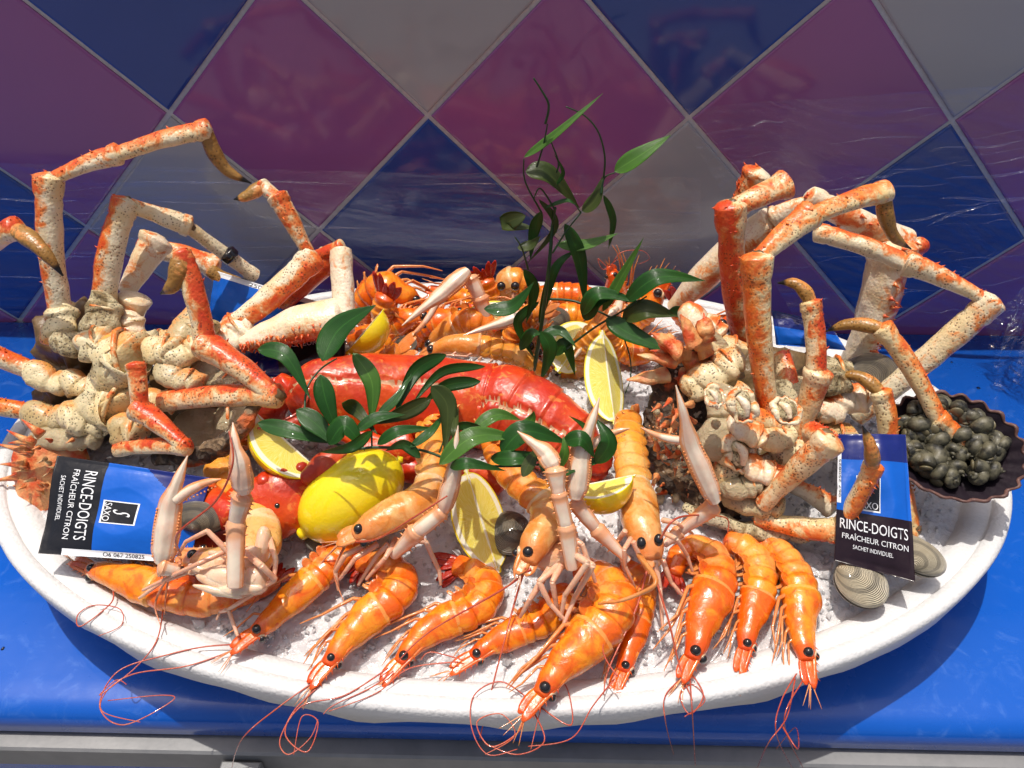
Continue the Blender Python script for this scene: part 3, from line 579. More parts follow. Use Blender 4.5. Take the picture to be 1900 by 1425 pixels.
    if ros:
        R_ = ros*k_; m = MB(); a, ra_, fa = at(.16); q0 = a-fa[1]*ra_*.72+fa[2]*ra_*.35; q1 = p0-S*r0*.7+fw*R_*.35+U*.001; q2 = p0-S*r0*.35+fw*R_
        m.tube([q0, q1, q2], [r0*.30, r0*.26, r0*.05], n=8, sub=6, up=up, flat=.7, t0=.12, t1=.0)
        for i in range(5):
            b_ = q0.lerp(q2, .25+i*.13); m.cone(b_-S*.0002, b_-S*.0026+fw*.0022, .0007, n=5, b=0)
        m.build('rostrum', M[mats[0]], th)
        for s2 in (.15, .75):
            m = MB(); d = (fw+S*(.12*(s2-.3))).normalized(); leaflet(m, p0+S*r0*(s2-.35)+U*r0*(.25-.3*s2)-fw*r0*.6, d, d.cross(U).normalized(), R_*(1.15-.2*s2), r0*1.35, U, .0014, .12, .0); m.build('antennal_scale', M[mats[0]], th)
        for i in range(4):
            d = (fw+S*rr.uniform(-.5, .5)).normalized(); q0 = p0+fw*R_*.7; thin('feeler', [q0, q0+d*R_*.4, q0+d*R_*.9+U*rr.uniform(-.3, .1)*R_*.3], .00045, .00012, M[mats[3]], th, sub=4, n=5)
    # walking legs folded forward
    for i in range(legs):
        t = .12+(c-.16)*i/max(1, legs-1); p, r, (T, S, U) = at(t); a = p+S*r*.8+U*r*.15; ll = r*legL*rr.uniform(1.5, 2.0)
        b_ = a+S*r*rr.uniform(.25, .55)-T*r*.5*legdir+U*r*rr.uniform(-.2, .3); d_ = b_-T*ll*legdir+S*r*rr.uniform(-.25, .35)-U*r*.1; e_ = d_-T*ll*.65*legdir+S*r*rr.uniform(-.4, .5)-U*r*.35
        m = MB(); kk = r*.085
        for (u0, u1, w0, w1) in ((a, b_, 1.5, 1.3), (b_, d_, 1.2, .9), (d_, e_, .85, .3)): m.tube([u0, u0.lerp(u1, .5)+U*.0003, u1], [kk*w0, kk*(w0+w1)*.5, kk*w1], n=7, t0=.5, t1=.5)
        m.b = [0.]*len(m.b); m.build('leg', M[mats[3]], th)
    if swim:
        for g in range(5):
            t = c+(1-c)*(g+.5)/rings; p, r, (T, S, U) = at(t)
            m = MB()
            for q in (-1, 0, 1):
                d = (S*.9-T*(.45+.2*q)+U*(.12-.1*q)).normalized(); leaflet(m, p+S*r*.75+T*q*r*.08+U*r*(.1+.1*q), d, T, r*rr.uniform(.75, 1.0), r*.22, U, .0006, .5, .5)
            m.build('swimmeret', M[mats[3]], th)
    for an in ants:
        zz = an[0]; q = [P(*a) for a in an[1]]; thin('antenna', q, .00042 if len(an) < 3 else an[2], .00022, M['ant'], th, sub=9, n=6)
    return th, at
def A_(z, *p): return (z, [((x, y, z) if len(q) == 0 else (x, y, q[0])) for x, y, *q in p])
Zf = .071
crustacean('prawn', 'prawn lying flat at far left under the blue and black sachet, head to the left', [(168, 1054, 26), (205, 1066, 46), (253, 1079, 62), (303, 1098, 68), (365, 1112, 66), (421, 1108, 58), (480, 1090, 46), (512, 1074, 34)], -1, ants=[A_(Zf, (210, 1095), (205, 1120), (150, 1162), (145, 1140), (175, 1123), (222, 1130), (225, 1160), (183, 1180)), A_(Zf, (310, 1080), (303, 1130), (290, 1190), (250, 1240), (185, 1290), (215, 1262), (235, 1270))], fandir=(552, 1035), group=G_PR, swim=False, legL=.6)
crustacean('prawn', 'straight prawn pointing down left from under the langoustine beside the whole lemon', [(472, 1175, 30), (507, 1146, 44), (547, 1106, 56), (589, 1070, 62), (625, 1036, 60), (650, 1004, 48)], -1, z=.073, c=.55, fan=False, swim=False, legs=2, ants=[A_(Zf, (450, 1195), (380, 1200), (310, 1215), (220, 1245), (185, 1310), (230, 1345), (320, 1300), (300, 1290), (200, 1300)), A_(Zf, (450, 1200), (350, 1235), (250, 1250), (200, 1280), (190, 1320), (260, 1340))], group=G_PR)
crustacean('prawn', 'curled prawn left of the lemon wedge, its head resting on the foam rim', [(608, 1232, 30), (631, 1202, 42), (659, 1171, 56), (686, 1142, 66), (722, 1115, 74), (742, 1085, 74), (727, 1058, 64), (698, 1046, 50), (665, 1044, 36)], -1, z=.070, ants=[A_(Zf, (590, 1260), (520, 1310), (450, 1370), (430, 1425, -.02)), A_(Zf, (595, 1270), (545, 1320), (530, 1365), (570, 1395), (590, 1340), (560, 1330), (545, 1400))], fandir=(600, 1120), group=G_PR)
crustacean('prawn', 'curled prawn directly below the upright lemon wedge, tail pointing left', [(742, 1228, 28), (765, 1199, 40), (795, 1172, 52), (832, 1151, 62), (868, 1137, 68), (896, 1115, 70), (903, 1087, 66), (882, 1062, 54), (848, 1048, 40)], -1, ants=[A_(Zf, (720, 1240), (640, 1290), (560, 1310), (520, 1370), (535, 1400), (575, 1370), (590, 1335)), A_(Zf, (730, 1245), (690, 1275), (620, 1308), (600, 1325))], fandir=(775, 1072), group=G_PR)
crustacean('prawn', 'half hidden straight prawn left of the biggest prawn, under the langoustine legs', [(878, 1218, 28), (905, 1199, 38), (939, 1182, 50), (975, 1166, 58), (1012, 1152, 58), (1045, 1125, 56), (1040, 1095, 46)], -1, z=.064, ants=[A_(Zf, (860, 1225), (800, 1210), (780, 1225)), A_(Zf, (850, 1228), (760, 1240), (700, 1285), (610, 1320))], fan=False, group=G_PR)
crustacean('prawn', 'biggest prawn at the front centre, head hanging over the foam rim', [(1002, 1287, 34), (1026, 1255, 50), (1057, 1221, 68), (1090, 1188, 84), (1121, 1154, 94), (1140, 1118, 94), (1128, 1085, 80), (1098, 1062, 58), (1070, 1055, 40)], -1, z=.074, eyer=12, ros=62, ants=[A_(Zf, (975, 1320), (960, 1360), (910, 1385), (885, 1340), (930, 1325), (955, 1365), (900, 1400)), A_(Zf, (985, 1300), (930, 1265), (880, 1290), (875, 1350), (905, 1400), (960, 1390)), A_(Zf, (990, 1320), (1010, 1375), (960, 1400), (900, 1380)), A_(Zf, (1000, 1310), (1060, 1345), (1048, 1270), (1010, 1300), (985, 1390))], fan=False, group=G_PR)
crustacean('prawn', 'slim prawn squeezed between the biggest prawn and the row of three on the right', [(1155, 1244, 28), (1166, 1213, 38), (1177, 1176, 48), (1188, 1137, 54), (1193, 1101, 52), (1183, 1068, 44), (1158, 1050, 34)], -1, z=.065, ants=[A_(.08, (1140, 1260), (1100, 1310), (1060, 1370), (980, 1385)), A_(.09, (1145, 1255), (1120, 1190), (1190, 1080), (1215, 1000))], fan=False, group=G_PR)
crustacean('prawn', 'first of the three nested prawns on the right, belly and feathery legs showing', [(1282, 1220, 30), (1294, 1189, 46), (1305, 1146, 64), (1319, 1107, 76), (1332, 1071, 74), (1322, 1035, 66), (1292, 1018, 56), (1262, 1031, 46), (1247, 1064, 36)], -1, z=.072, eyer=11, ants=[A_(Zf, (1275, 1250), (1235, 1290), (1235, 1340), (1250, 1400, -.01)), A_(Zf, (1280, 1255), (1285, 1330), (1290, 1420, -.02)), A_(Zf, (1283, 1250), (1305, 1290), (1280, 1325), (1262, 1290), (1285, 1270), (1308, 1300), (1270, 1330))], fandir=(1238, 1148), group=G_PR)
crustacean('prawn', 'middle one of the three nested prawns, with a milky glazed eye', [(1381, 1204, 26), (1387, 1172, 40), (1398, 1132, 54), (1409, 1090, 64), (1407, 1048, 64), (1383, 1018, 56), (1348, 1006, 44)], -1, z=.068, fan=False, group=G_PR)
crustacean('prawn', 'last prawn of the row, nearest the periwinkle shell, tail stretched up to the crab', [(1496, 1224, 30), (1490, 1191, 44), (1485, 1152, 56), (1486, 1107, 68), (1477, 1071, 68), (1455, 1034, 58), (1418, 1006, 46), (1381, 994, 34)], -1, z=.067, eyer=11, ants=[A_(Zf, (1478, 1250), (1450, 1300), (1440, 1360), (1470, 1425, -.02)), A_(Zf, (1488, 1265), (1455, 1340), (1490, 1425, -.02)), A_(Zf, (1475, 1260), (1460, 1330), (1425, 1380), (1405, 1425, -.02)), A_(Zf, (1450, 1345), (1480, 1390), (1475, 1350, .03), (1440, 1390, -.01))], fandir=(1312, 992), group=G_PR)
# back prawns
def bp(label, sp, ven, Y, **k): return crustacean('prawn', label, sp, ven, z=Y, up=(CT*.7+V((0, 0, .7))).normalized(), group=G_PB, **k)
bp('orange prawn at the back left beside the crab claw', [(770, 560, 26), (748, 545, 44), (715, 535, 62), (690, 545, 60), (672, 575, 48), (680, 600, 32)], 1, .50, ros=30)
bp('prawn behind the small lemon half, back turned up', [(790, 590, 24), (760, 590, 40), (728, 600, 54), (712, 580, 52), (715, 550, 40)], 1, .48, ros=30)
bp('prawn behind the raised pale claw at the back rim', [(820, 545, 24), (850, 552, 40), (885, 560, 50), (905, 545, 46), (900, 520, 34)], -1, .51, ros=35, legs=3)
bp('prawn lying along the back rim right of the big-eyed langoustine', [(980, 560, 26), (1010, 548, 38), (1045, 545, 46), (1080, 548, 44), (1110, 560, 36)], 1, .53, ros=35)
bp('prawn below the leafy stem in the back heap', [(1000, 600, 24), (1030, 590, 40), (1065, 585, 50), (1095, 600, 44), (1105, 625, 32)], 1, .49, ros=30)
bp('prawn with curly feelers standing up at the back rim', [(1135, 505, 24), (1142, 528, 38), (1140, 560, 46), (1120, 585, 44), (1090, 590, 34)], -1, .54, ros=20, eyer=6, ants=[(0, [(1135, 505, .54), (1110, 480, .54), (1120, 500, .545), (1150, 480, .55), (1160, 500, .54)]), (0, [(1130, 505, .54), (1150, 470, .54), (1190, 465, .545), (1205, 480, .55), (1185, 490, .55)])])
bp('prawn tucked behind the long leaf at the back right', [(1225, 540, 24), (1210, 560, 40), (1190, 585, 48), (1160, 600, 46), (1130, 600, 36)], 1, .515, ros=35)
bp('prawn against the pale crab claw at the back right', [(1345, 600, 22), (1320, 610, 40), (1290, 605, 48), (1265, 580, 44), (1260, 555, 34)], 1, .50, ros=30)
bp('prawn in the middle of the back heap under the crossed claws', [(860, 580, 24), (835, 590, 40), (800, 600, 48), (775, 620, 44), (770, 645, 34)], 1, .48, ros=30)

bp('small prawn squeezed behind the tall lemon wedge', [(1215, 640, 24), (1195, 655, 40), (1165, 655, 46), (1140, 640, 40), (1130, 615, 30)], 1, .455, ros=30)
bp('prawn half buried in the back heap left of the stem', [(930, 600, 24), (950, 590, 40), (985, 595, 46), (1000, 620, 42), (990, 650, 32)], -1, .465, ros=26)
bp('prawn curled under the crab claw at the far back left', [(650, 640, 24), (665, 625, 38), (695, 625, 44), (715, 645, 38), (712, 665, 28)], -1, .44, ros=26)
# langoustine pieces
def claw(parent, arm, palm, fix, dac, wp, red=90, name='claw', am='lclaw'):
    """arm: list of (x,y,d,w); palm: (base, end); fix / dac: finger tips"""
    m = MB(); q = [P(*a[:3]) for a in arm]; kk = pxm(q[0])
    for i in range(len(q)-1):
        a, b = q[i], q[i+1]; w0, w1 = arm[i][3]*.5*kk, arm[i+1][3]*.5*kk
        m.tube([a.lerp(b, t) for t in (0.0, .15, .5, .8, .92, 1.)], [w0*.68, w0*.74, (w0+w1)*.40, w1*.84, w1*.92, w1*.8], n=16, flat=.8, sub=4, jit=.06, js=160, up=CT, prof=lambda t, th: 1+.04*math.cos(4*th+.5))
        sp_ = (b-a).cross(CT).normalized()
        for t in (.45, .62, .8, .93):
            for s_ in (1, -1): c_ = a.lerp(b, t)+sp_*s_*(w0+(w1-w0)*t)*.85; m.cone(c_-sp_*s_*.0006, c_+sp_*s_*w1*.28, w1*.14, n=6, b=0.)
    if q: ar = m.build('claw_arm', M[am], parent)
    m = MB(); a, b = P(*palm[0]), P(*palm[1]); w_ = wp*.41*pxm(a); tip = P(*fix); mid = b.lerp(tip, .5)+(CT*.0015)
    def rid(t, th): return 1+.10*math.cos(th*4)+.04*math.cos(th*8)
    m.tube([a, a.lerp(b, .25), a.lerp(b, .6), b, mid, tip], [w_*.55, w_*.9, w_, w_*.86, w_*.42, w_*.06], n=32, sub=7, prof=rid, flat=.7, t0=.2, t1=.48, up=CT, jit=.04, js=170)
    n0 = len(m.v); d = (b-a).normalized(); s2 = d.cross(CT).normalized()
    for i in range(16):
        for s_ in (1, -1):
            t = .1+i*.055; c_ = a.lerp(b, min(1, t)); c_ = c_+s2*s_*w_*(.9 if t > .3 else .7)+CT*w_*.2; m.ball(c_, w_*.10, n=6, m=4, a=.5)
    cl = m.build(name, M[am], parent)
    if dac:
        m = MB(); h = P(*dac[0]); tp = P(*dac[1]); sd = (CT.cross((tp-h).normalized()))*(h-tp).length*.06
        m.tube([h, h.lerp(tp, .35)+sd, h.lerp(tp, .7)+sd, tp], [w_*.42, w_*.40, w_*.28, w_*.06], n=12, sub=5, flat=.8, up=CT, prof=lambda t, th: 1+.08*math.cos(th*4), jit=.08, js=170)
        for i in range(9):
            c_ = h.lerp(tp, .2+i*.08)-sd*.4; m.ball(c_+CT.cross((tp-h).normalized())*-w_*.25, w_*.08, n=6, m=4, a=.5)
        m.build('pincer', M[am], cl)
def lleg(parent, pts, w_, mat='langleg'):
    m = MB(); q = [P(*a) for a in pts]; kk = pxm(q[0])*w_*.5
    for i in range(len(q)-1): f0 = 1-.55*i/(len(q)-1); f1 = 1-.55*(i+1)/(len(q)-1); m.tube([q[i], q[i].lerp(q[i+1], .5), q[i+1]], [kk*f0*.9, kk*f0*.85, kk*f1*.95], n=8, t0=.5, t1=.5)
    m.b = [.4]*len(m.b); m.build('leg', M[mat], parent)
G_L = 'langoustines standing among the prawns'
LM = ('lang', 'langtail', 'lang', 'langleg')
# L1: belly-up langoustine at the left
L1, at1 = crustacean('langoustine', 'belly-up langoustine at left holding its open claw over the sachet', [(352, 1035, 34), (385, 1045, 56), (425, 1050, 80), (462, 1030, 88), (482, 985, 72), (464, 945, 62), (425, 905, 62), (408, 870, 58), (425, 830, 52), (455, 815, 40)], 1, z=.088, c=.44, mats=LM, legs=0, swim=False, eyer=12, ros=40, group=G_L, fandir=(490, 790, .12))
m = MB()
for i, (x_, y_, a_, b_, an) in enumerate(((430, 1075, 60, 26, -8), (400, 1050, 42, 18, 20), (455, 1050, 44, 24, 60), (385, 1065, 40, 10, -25), (410, 1085, 46, 12, -20), (475, 1075, 26, 30, 0), (440, 1095, 50, 12, 6), (372, 1052, 30, 9, 30), (450, 1030, 40, 7, -50), (465, 1045, 36, 7, -60), (415, 1035, 30, 9, -20), (440, 1015, 30, 8, -10), (490, 1010, 14, 34, 0), (405, 1098, 50, 7, -14))):
    q, k = px((x_, y_, .108)); e1 = sdir(an, 0); e2 = sdir(an+90, 0); m.blob(q, (e1*a_*k, e2*b_*k, CT*b_*k*.7), n=16, m=10, jit=.15, js=120)
m.a = [.5]*len(m.a); m.b = [.9]*len(m.b); m.build('belly', M['langpale'], L1)
claw(L1, [(436, 1088, .115, 44), (438, 968, .14, 42), (450, 918, .155, 46)], ((452, 915, .16), (445, 860, .175)), (432, 784, .19), None, 50)
claw(L1, [(330, 1058, .105, 34), (298, 1052, .11, 40)], ((300, 1045, .11), (316, 940, .135)), (348, 846, .16), ((326, 928, .14), (410, 889, .15)), 58)
lleg(L1, [(425, 1025, .12), (385, 985, .13), (345, 1005, .12), (330, 1030, .11)], 13); lleg(L1, [(418, 1022, .12), (370, 1045, .12), (320, 1068, .105), (265, 1095, .09)], 13)
lleg(L1, [(455, 1025, .115), (485, 1050, .12), (510, 1075, .11), (487, 1090, .105), (424, 1131, .085), (441, 1180, .08)], 16); lleg(L1, [(500, 1000, .11), (512, 1040, .11), (508, 1078, .105)], 14); lleg(L1, [(350, 1060, .10), (300, 1080, .09), (258, 1110, .08)], 12)
lleg(L1, [(424, 1131, .085), (408, 1135, .08), (402, 1150, .076)], 9); lleg(L1, [(470, 1060, .11), (465, 1100, .10), (440, 1110, .095)], 13)
for pt in (((335, 1040, .11), (300, 1090, .09), (288, 1125, .08), (298, 1160, .076)), ((335, 1045, .11), (312, 1080, .09), (305, 1140, .075))): thin('antenna', [P(*a) for a in pt], .0009, .0003, M['antb'], L1)
thin('antenna', [P(*a) for a in ((335, 1030, .12), (330, 990, .14), (400, 930, .16), (432, 860, .18), (425, 800, .19))], .0007, .0004, M['ant'], L1)
# L2
L2, at2 = crustacean('langoustine', 'langoustine facing left beside the whole lemon, one pale claw arm raised', [(660, 990, 36), (690, 975, 56), (730, 955, 66), (775, 935, 66), (800, 900, 58), (805, 855, 56), (803, 810, 52), (808, 775, 46)], -1, z=.105, c=.50, mats=LM, legs=0, swim=False, eyer=11, ros=45, group=G_L, fandir=(870, 765, .15))
claw(L2, [(730, 1030, .095, 30), (775, 985, .115, 40), (822, 948, .125, 34)], ((822, 950, .125), (840, 885, .145)), (850, 790, .17), None, 40)
for q in (((680, 1010, .10), (640, 1030, .10), (622, 1060, .09), (628, 1095, .08)), ((700, 1010, .10), (660, 1035, .10), (630, 1075, .085)), ((735, 1000, .10), (715, 1035, .10), (680, 1075, .085)), ((720, 1010, .10), (700, 1030, .095), (665, 1085, .08)), ((760, 1000, .10), (790, 1005, .10), (815, 1060, .085), (818, 1085, .078))): lleg(L2, q, 14)
thin('antenna', [P(*a) for a in ((660, 1005, .11), (700, 1000, .12), (760, 965, .14), (830, 920, .15))], .0007, .0004, M['ant'], L2)
for q in (((640, 1000, .105), (600, 1040, .09), (560, 1100, .08)), ((645, 1005, .105), (620, 1060, .09), (640, 1120, .08))): thin('antenna', [P(*a) for a in q], .0008, .0003, M['antb'], L2)
# L3
L3, at3 = crustacean('langoustine', 'langoustine in the centre, head down, thick pale arm before its orange tail', [(978, 1040, 40), (993, 1010, 58), (1012, 975, 64), (1012, 940, 58), (985, 915, 62), (950, 885, 56), (925, 850, 50), (912, 815, 44)], 1, z=.105, c=.42, mats=LM, legs=0, swim=False, eyer=12, ros=40, group=G_L, fandir=(890, 780, .14))
m = MB()
for x_, y_, a_, b_ in ((1040, 1000, 34, 40), (1020, 1035, 40, 26), (1060, 1030, 20, 30)): q, k = px((x_, y_, .10)); m.blob(q, (CR*a_*k, CU*b_*k, CT*24*k), jit=.18, js=120)
m.a = [.5]*len(m.a); m.b = [.8]*len(m.b); m.build('belly', M['langpale'], L3)
claw(L3, [(1062, 1055, .115, 34), (1050, 975, .135, 38), (1036, 915, .15, 34), (1030, 870, .16, 44)], ((1030, 868, .16), (1010, 838, .165)), (960, 800, .17), None, 44)
for q in (((1070, 1030, .11), (1100, 1050, .12), (1066, 1110, .10), (1045, 1160, .09)), ((1060, 1025, .12), (1090, 1045, .125), (1048, 1105, .105), (1040, 1150, .09)), ((1035, 1050, .11), (1000, 1080, .11), (1020, 1120, .10), (1052, 1155, .09)), ((1020, 1055, .11), (985, 1110, .10), (965, 1145, .085)), ((1040, 1050, .11), (1025, 1080, .11), (1035, 1140, .09)), ((1060, 1000, .12), (1080, 1010, .12), (1105, 1080, .10))): lleg(L3, q, 16)
for q in (((975, 1055, .11), (960, 1100, .09), (925, 1230, .075), (890, 1370, .05)), ((985, 1055, .11), (930, 1095, .1), (800, 1170, .085), (740, 1225, .078))): thin('antenna', [P(*a) for a in q], .0007, .0003, M['ant'], L3)
# L4 dorsal view
L4, at4 = crustacean('langoustine', 'langoustine seen from above with both claws spread, beside the small lemon wedge', [(1207, 1035, 40), (1203, 1010, 58), (1192, 975, 72), (1182, 935, 72), (1175, 900, 64), (1170, 865, 64), (1167, 830, 60), (1165, 795, 54), (1166, 775, 50)], 1, z=.095, c=.46, mats=LM, legs=0, swim=False, eyes=False, ros=30, group=G_L, fan=.9, fandir=(1166, 730, .125), flat=.8)
for x_, y_ in ((1190, 1008), (1222, 1002)):
    q, k = px((x_, y_, .118)); m = MB(); m.blob(q, (CR*9*k, CU*12*k, CT*9*k)); m.build('eye', M['eye'], L4)
claw(L4, [(1165, 1040, .10, 22), (1105, 980, .115, 34), (1066, 930, .13, 34)], ((1068, 925, .135), (1078, 840, .155)), (1112, 738, .18), ((1095, 828, .155), (1168, 795, .165)), 52)
claw(L4, [(1232, 1010, .10, 22), (1262, 985, .105, 30), (1326, 938, .125, 38)], ((1328, 932, .13), (1280, 822, .16)), (1254, 715, .19), ((1278, 818, .16), (1189, 793, .165)), 46)
for q in (((1170, 1000, .105), (1158, 1020, .11), (1160, 1050, .10), (1178, 1090, .085)), ((1175, 1005, .11), (1190, 1040, .10), (1205, 1065, .09)), ((1160, 985, .11), (1145, 1005, .10), (1165, 1085, .085)), ((1235, 990, .11), (1255, 1000, .115), (1275, 1030, .10), (1285, 1060, .09)), ((1215, 1040, .10), (1225, 1090, .09), (1230, 1170, .078)), ((1230, 1040, .10), (1245, 1080, .09), (1275, 1115, .08)), ((1230, 965, .11), (1255, 970, .115), (1285, 990, .10))): lleg(L4, q, 12)
for q in (((1185, 1030, .11), (1212, 1065, .115), (1215, 1085, .115), (1190, 1100, .11), (1150, 1115, .105), (1110, 1120, .10)),): thin('antenna', [P(*a) for a in q], .0016, .0007, M['lang'], L4, n=8)
for q in (((1200, 1060, .10), (1180, 1130, .09), (1130, 1240, .08), (1120, 1290, .075)), ((1212, 1060, .10), (1240, 1150, .09), (1262, 1240, .075), (1285, 1300, .07)), ((1225, 1000, .12), (1260, 960, .13), (1345, 960, .10), (1350, 990, .09))): thin('antenna', [P(*a) for a in q], .0007, .0003, M['ant'], L4)
# back langoustines
G_LB = 'langoustines heaped behind the lobster'
def bl(label, sp, ven, Y, **k): return crustacean('langoustine', label, sp, ven, z=Y, up=(CT*.7+V((0, 0, .7))).normalized(), group=G_LB, mats=LM, **k)[0]
o = bl('langoustine at the back facing the viewer with two big glassy eyes', [(942, 560, 40), (942, 538, 50), (950, 520, 54), (975, 530, 46), (1000, 560, 36)], 1, .52, eyes=False, ros=12, legs=2, swim=False)
for x_ in (930, 956): q, k = px((x_, 531, .50)); m = MB(); m.ball(q, 8.5*k, n=14, m=10); e_ = m.build('eye', M['eye'], o)
o = bl('langoustine at the back left lifting a long serrated claw to the rim', [(800, 640, 26), (830, 615, 44), (868, 595, 52), (900, 600, 46), (930, 620, 36)], -1, .47, ros=30, legs=4)
claw(o, [(905, 600, .47, 30), (890, 550, .475, 34), (872, 515, .48, 32)], ((868, 502, .475), (820, 545, .46)), (746, 604, .44), ((815, 552, .47), (760, 625, .45)), 38)
o = bl('langoustine lying low behind the lobster with a sharp claw pointing left', [(800, 655, 26), (835, 640, 36), (880, 640, 44), (930, 650, 44), (970, 665, 40), (1000, 690, 36)], 1, .435, ros=30, legs=3)
claw(o, [(1010, 600, .45, 28), (990, 580, .455, 28)], ((985, 578, .45), (935, 598, .44)), (860, 622, .425), None, 30)
o = bl('langoustine behind the tall lemon wedge with a claw crossing the leaves', [(1040, 700, 30), (1060, 690, 40), (1075, 670, 46), (1080, 640, 46), (1110, 610, 40)], 1, .44, ros=24, legs=3)
claw(o, [(1150, 560, .48, 22), (1140, 585, .46, 26)], ((1145, 570, .46), (1105, 610, .445)), (1052, 682, .425), None, 24)
o = bl('langoustine lying left of the back lemon with its claw stretched along the crab claw', [(560, 700, 26), (600, 690, 36), (650, 680, 42), (700, 670, 42), (740, 655, 38)], -1, .42, ros=20, legs=2)
claw(o, [(690, 640, .42, 20), (650, 645, .41, 24)], ((648, 645, .41), (590, 650, .405)), (490, 675, .395), None, 26)
o = bl('langoustine with folded orange shell right of the crossed claws', [(990, 640, 30), (975, 650, 44), (960, 630, 56), (965, 600, 50), (1000, 575, 40)], 1, .455, ros=16, legs=3)
for q in (((1290, 640, .40), (1320, 600, .42), (1360, 560, .44)),): pass

# ------------------------------------------------------------------ lobster
LB = thing('lobster', 'whole red cooked lobster split along its back, lying across the middle', 'lobster', P(800, 800, .09))
def lobtube(pts, name, mid=60, ringat=None, slit=None, flat=.8):
    q = [P(*a[:3]) for a in pts]; ra = [a[3]*.5*pxm(b) for a, b in zip(pts, q)]; m = MB(); n = 72
    def pf(t, th):
        s_ = 1.
        if slit is not None:
            d = abs((th-slit(t)+math.pi) % (2*math.pi)-math.pi); s_ -= .13*math.exp(-(d/.05)**2)
        if ringat:
            for r_ in ringat:
                if 0 <= t-r_ < .07: s_ -= .055*(1-(t-r_)/.07)
                if -.012 < t-r_ < 0: s_ += .02
        return s_
    m.tube(q, ra, n=n, sub=26, up=CT, flat=flat, prof=pf, jit=.02, js=60)
    N = len(m.v)//n
    for i in range(N):
        for k in range(n):
            th = 2*math.pi*k/n; t = m.a[i*n+k]; d = abs((th-slit(t)+math.pi) % (2*math.pi)-math.pi) if slit else 9
            m.b[i*n+k] = 2. if d < .085+.03*noise.noise(V((i*.9, 0, 0)))*2 and .08 < t < .92 else 0.
    return m.build(name, M['lob'], LB)
lobtube([(545, 745, .36, 60), (600, 725, .36, 120), (690, 735, .365, 160), (790, 745, .37, 172), (880, 750, .375, 160), (905, 752, .375, 150)], 'carapace', slit=lambda t: -.42+.05*math.sin(t*31)+.03*math.sin(t*83))
lobtube([(893, 752, .375, 160), (940, 762, .37, 168), (990, 785, .36, 166), (1040, 815, .35, 140), (1075, 850, .34, 110)], 'tail', ringat=(.10, .34, .58, .80), slit=lambda t: -.12+.07*math.sin(t*23)+.04*math.sin(t*71))
m = MB()
for a_, w_ in ((-10, 60), (-45, 60), (-75, 50)):
    q, k = px((1085, 850, .335)); d = sdir(a_, -.2); leaflet(m, q, d, d.cross(CT).normalized(), 55*k, w_*k, CT, .0015)
m.build('tail_fan', M['lob'], LB)
def lobseg(name, pts, flat=.75, teeth=0, td=90, parent=None):
    q = [P(*a[:3]) for a in pts]; ra = [a[3]*.5*pxm(b) for a, b in zip(pts, q)]; m = MB(); m.tube(q, ra, n=24, sub=7, up=CT, flat=flat, jit=.05, js=70)
    m.b = [0.]*len(m.b)
    for i in range(teeth):
        t = (i+.5)/teeth; j = t*(len(q)-1); a = int(j); c = q[a].lerp(q[min(a+1, len(q)-1)], j-a); r_ = ra[a]+(ra[min(a+1, len(q)-1)]-ra[a])*(j-a); e = sdir(td, .15); m.ball(c+e*r_*.80, r_*.20+.0012, n=10, m=8, jit=.3, js=150)
    return m.build(name, M['lob'], parent or LB)
c_ = lobseg('claw', [(360, 1010, .078, 60), (410, 985, .085, 96), (470, 955, .092, 130), (530, 928, .098, 124), (590, 890, .10, 80), (618, 862, .10, 30)], teeth=9, td=100, flat=.5)
q, k = px((529, 931, .1)); m = MB(); m.ball(q+CT*.0150, .0016, n=10, m=8); m.build('spot', M['eye'], c_)
lobseg('pincer', [(640, 850, .12, 44), (605, 862, .12, 52), (572, 885, .115, 32), (562, 893, .112, 10)], parent=c_)
lobseg('claw_arm', [(650, 850, .10, 60), (700, 840, .10, 60), (760, 830, .10, 70)])
lobseg('claw_arm', [(500, 800, .36, 70), (505, 750, .36, 66), (540, 715, .365, 60)], teeth=5, td=150)
lobseg('claw_arm', [(750, 870, .09, 50), (800, 880, .09, 46), (880, 880, .09, 50), (930, 900, .085, 46)])
lobseg('claw_joint', [(380, 905, .10, 40), (400, 940, .10, 60), (430, 960, .10, 60)])
for i, q in enumerate((((560, 790, .35), (620, 800, .34), (700, 840, .33)), ((600, 800, .35), (680, 810, .34), (760, 850, .33)), ((560, 780, .35), (520, 800, .34), (480, 830, .33)))):
    m = MB(); qq = [P(*a) for a in q]; m.tube(qq, [.005, .0042, .003], n=12, sub=5); m.b = [0.]*len(m.b); m.build('leg', M['lob'], LB)
thin('antenna', [P(*a) for a in ((575, 720, .35), (560, 760, .34), (515, 785, .33), (478, 795, .32))], .0012, .0007, M['ant'], LB)
thin('antenna', [P(*a) for a in ((690, 650, .42), (640, 680, .40), (600, 690, .38))], .002, .0025, M['lob'], LB)

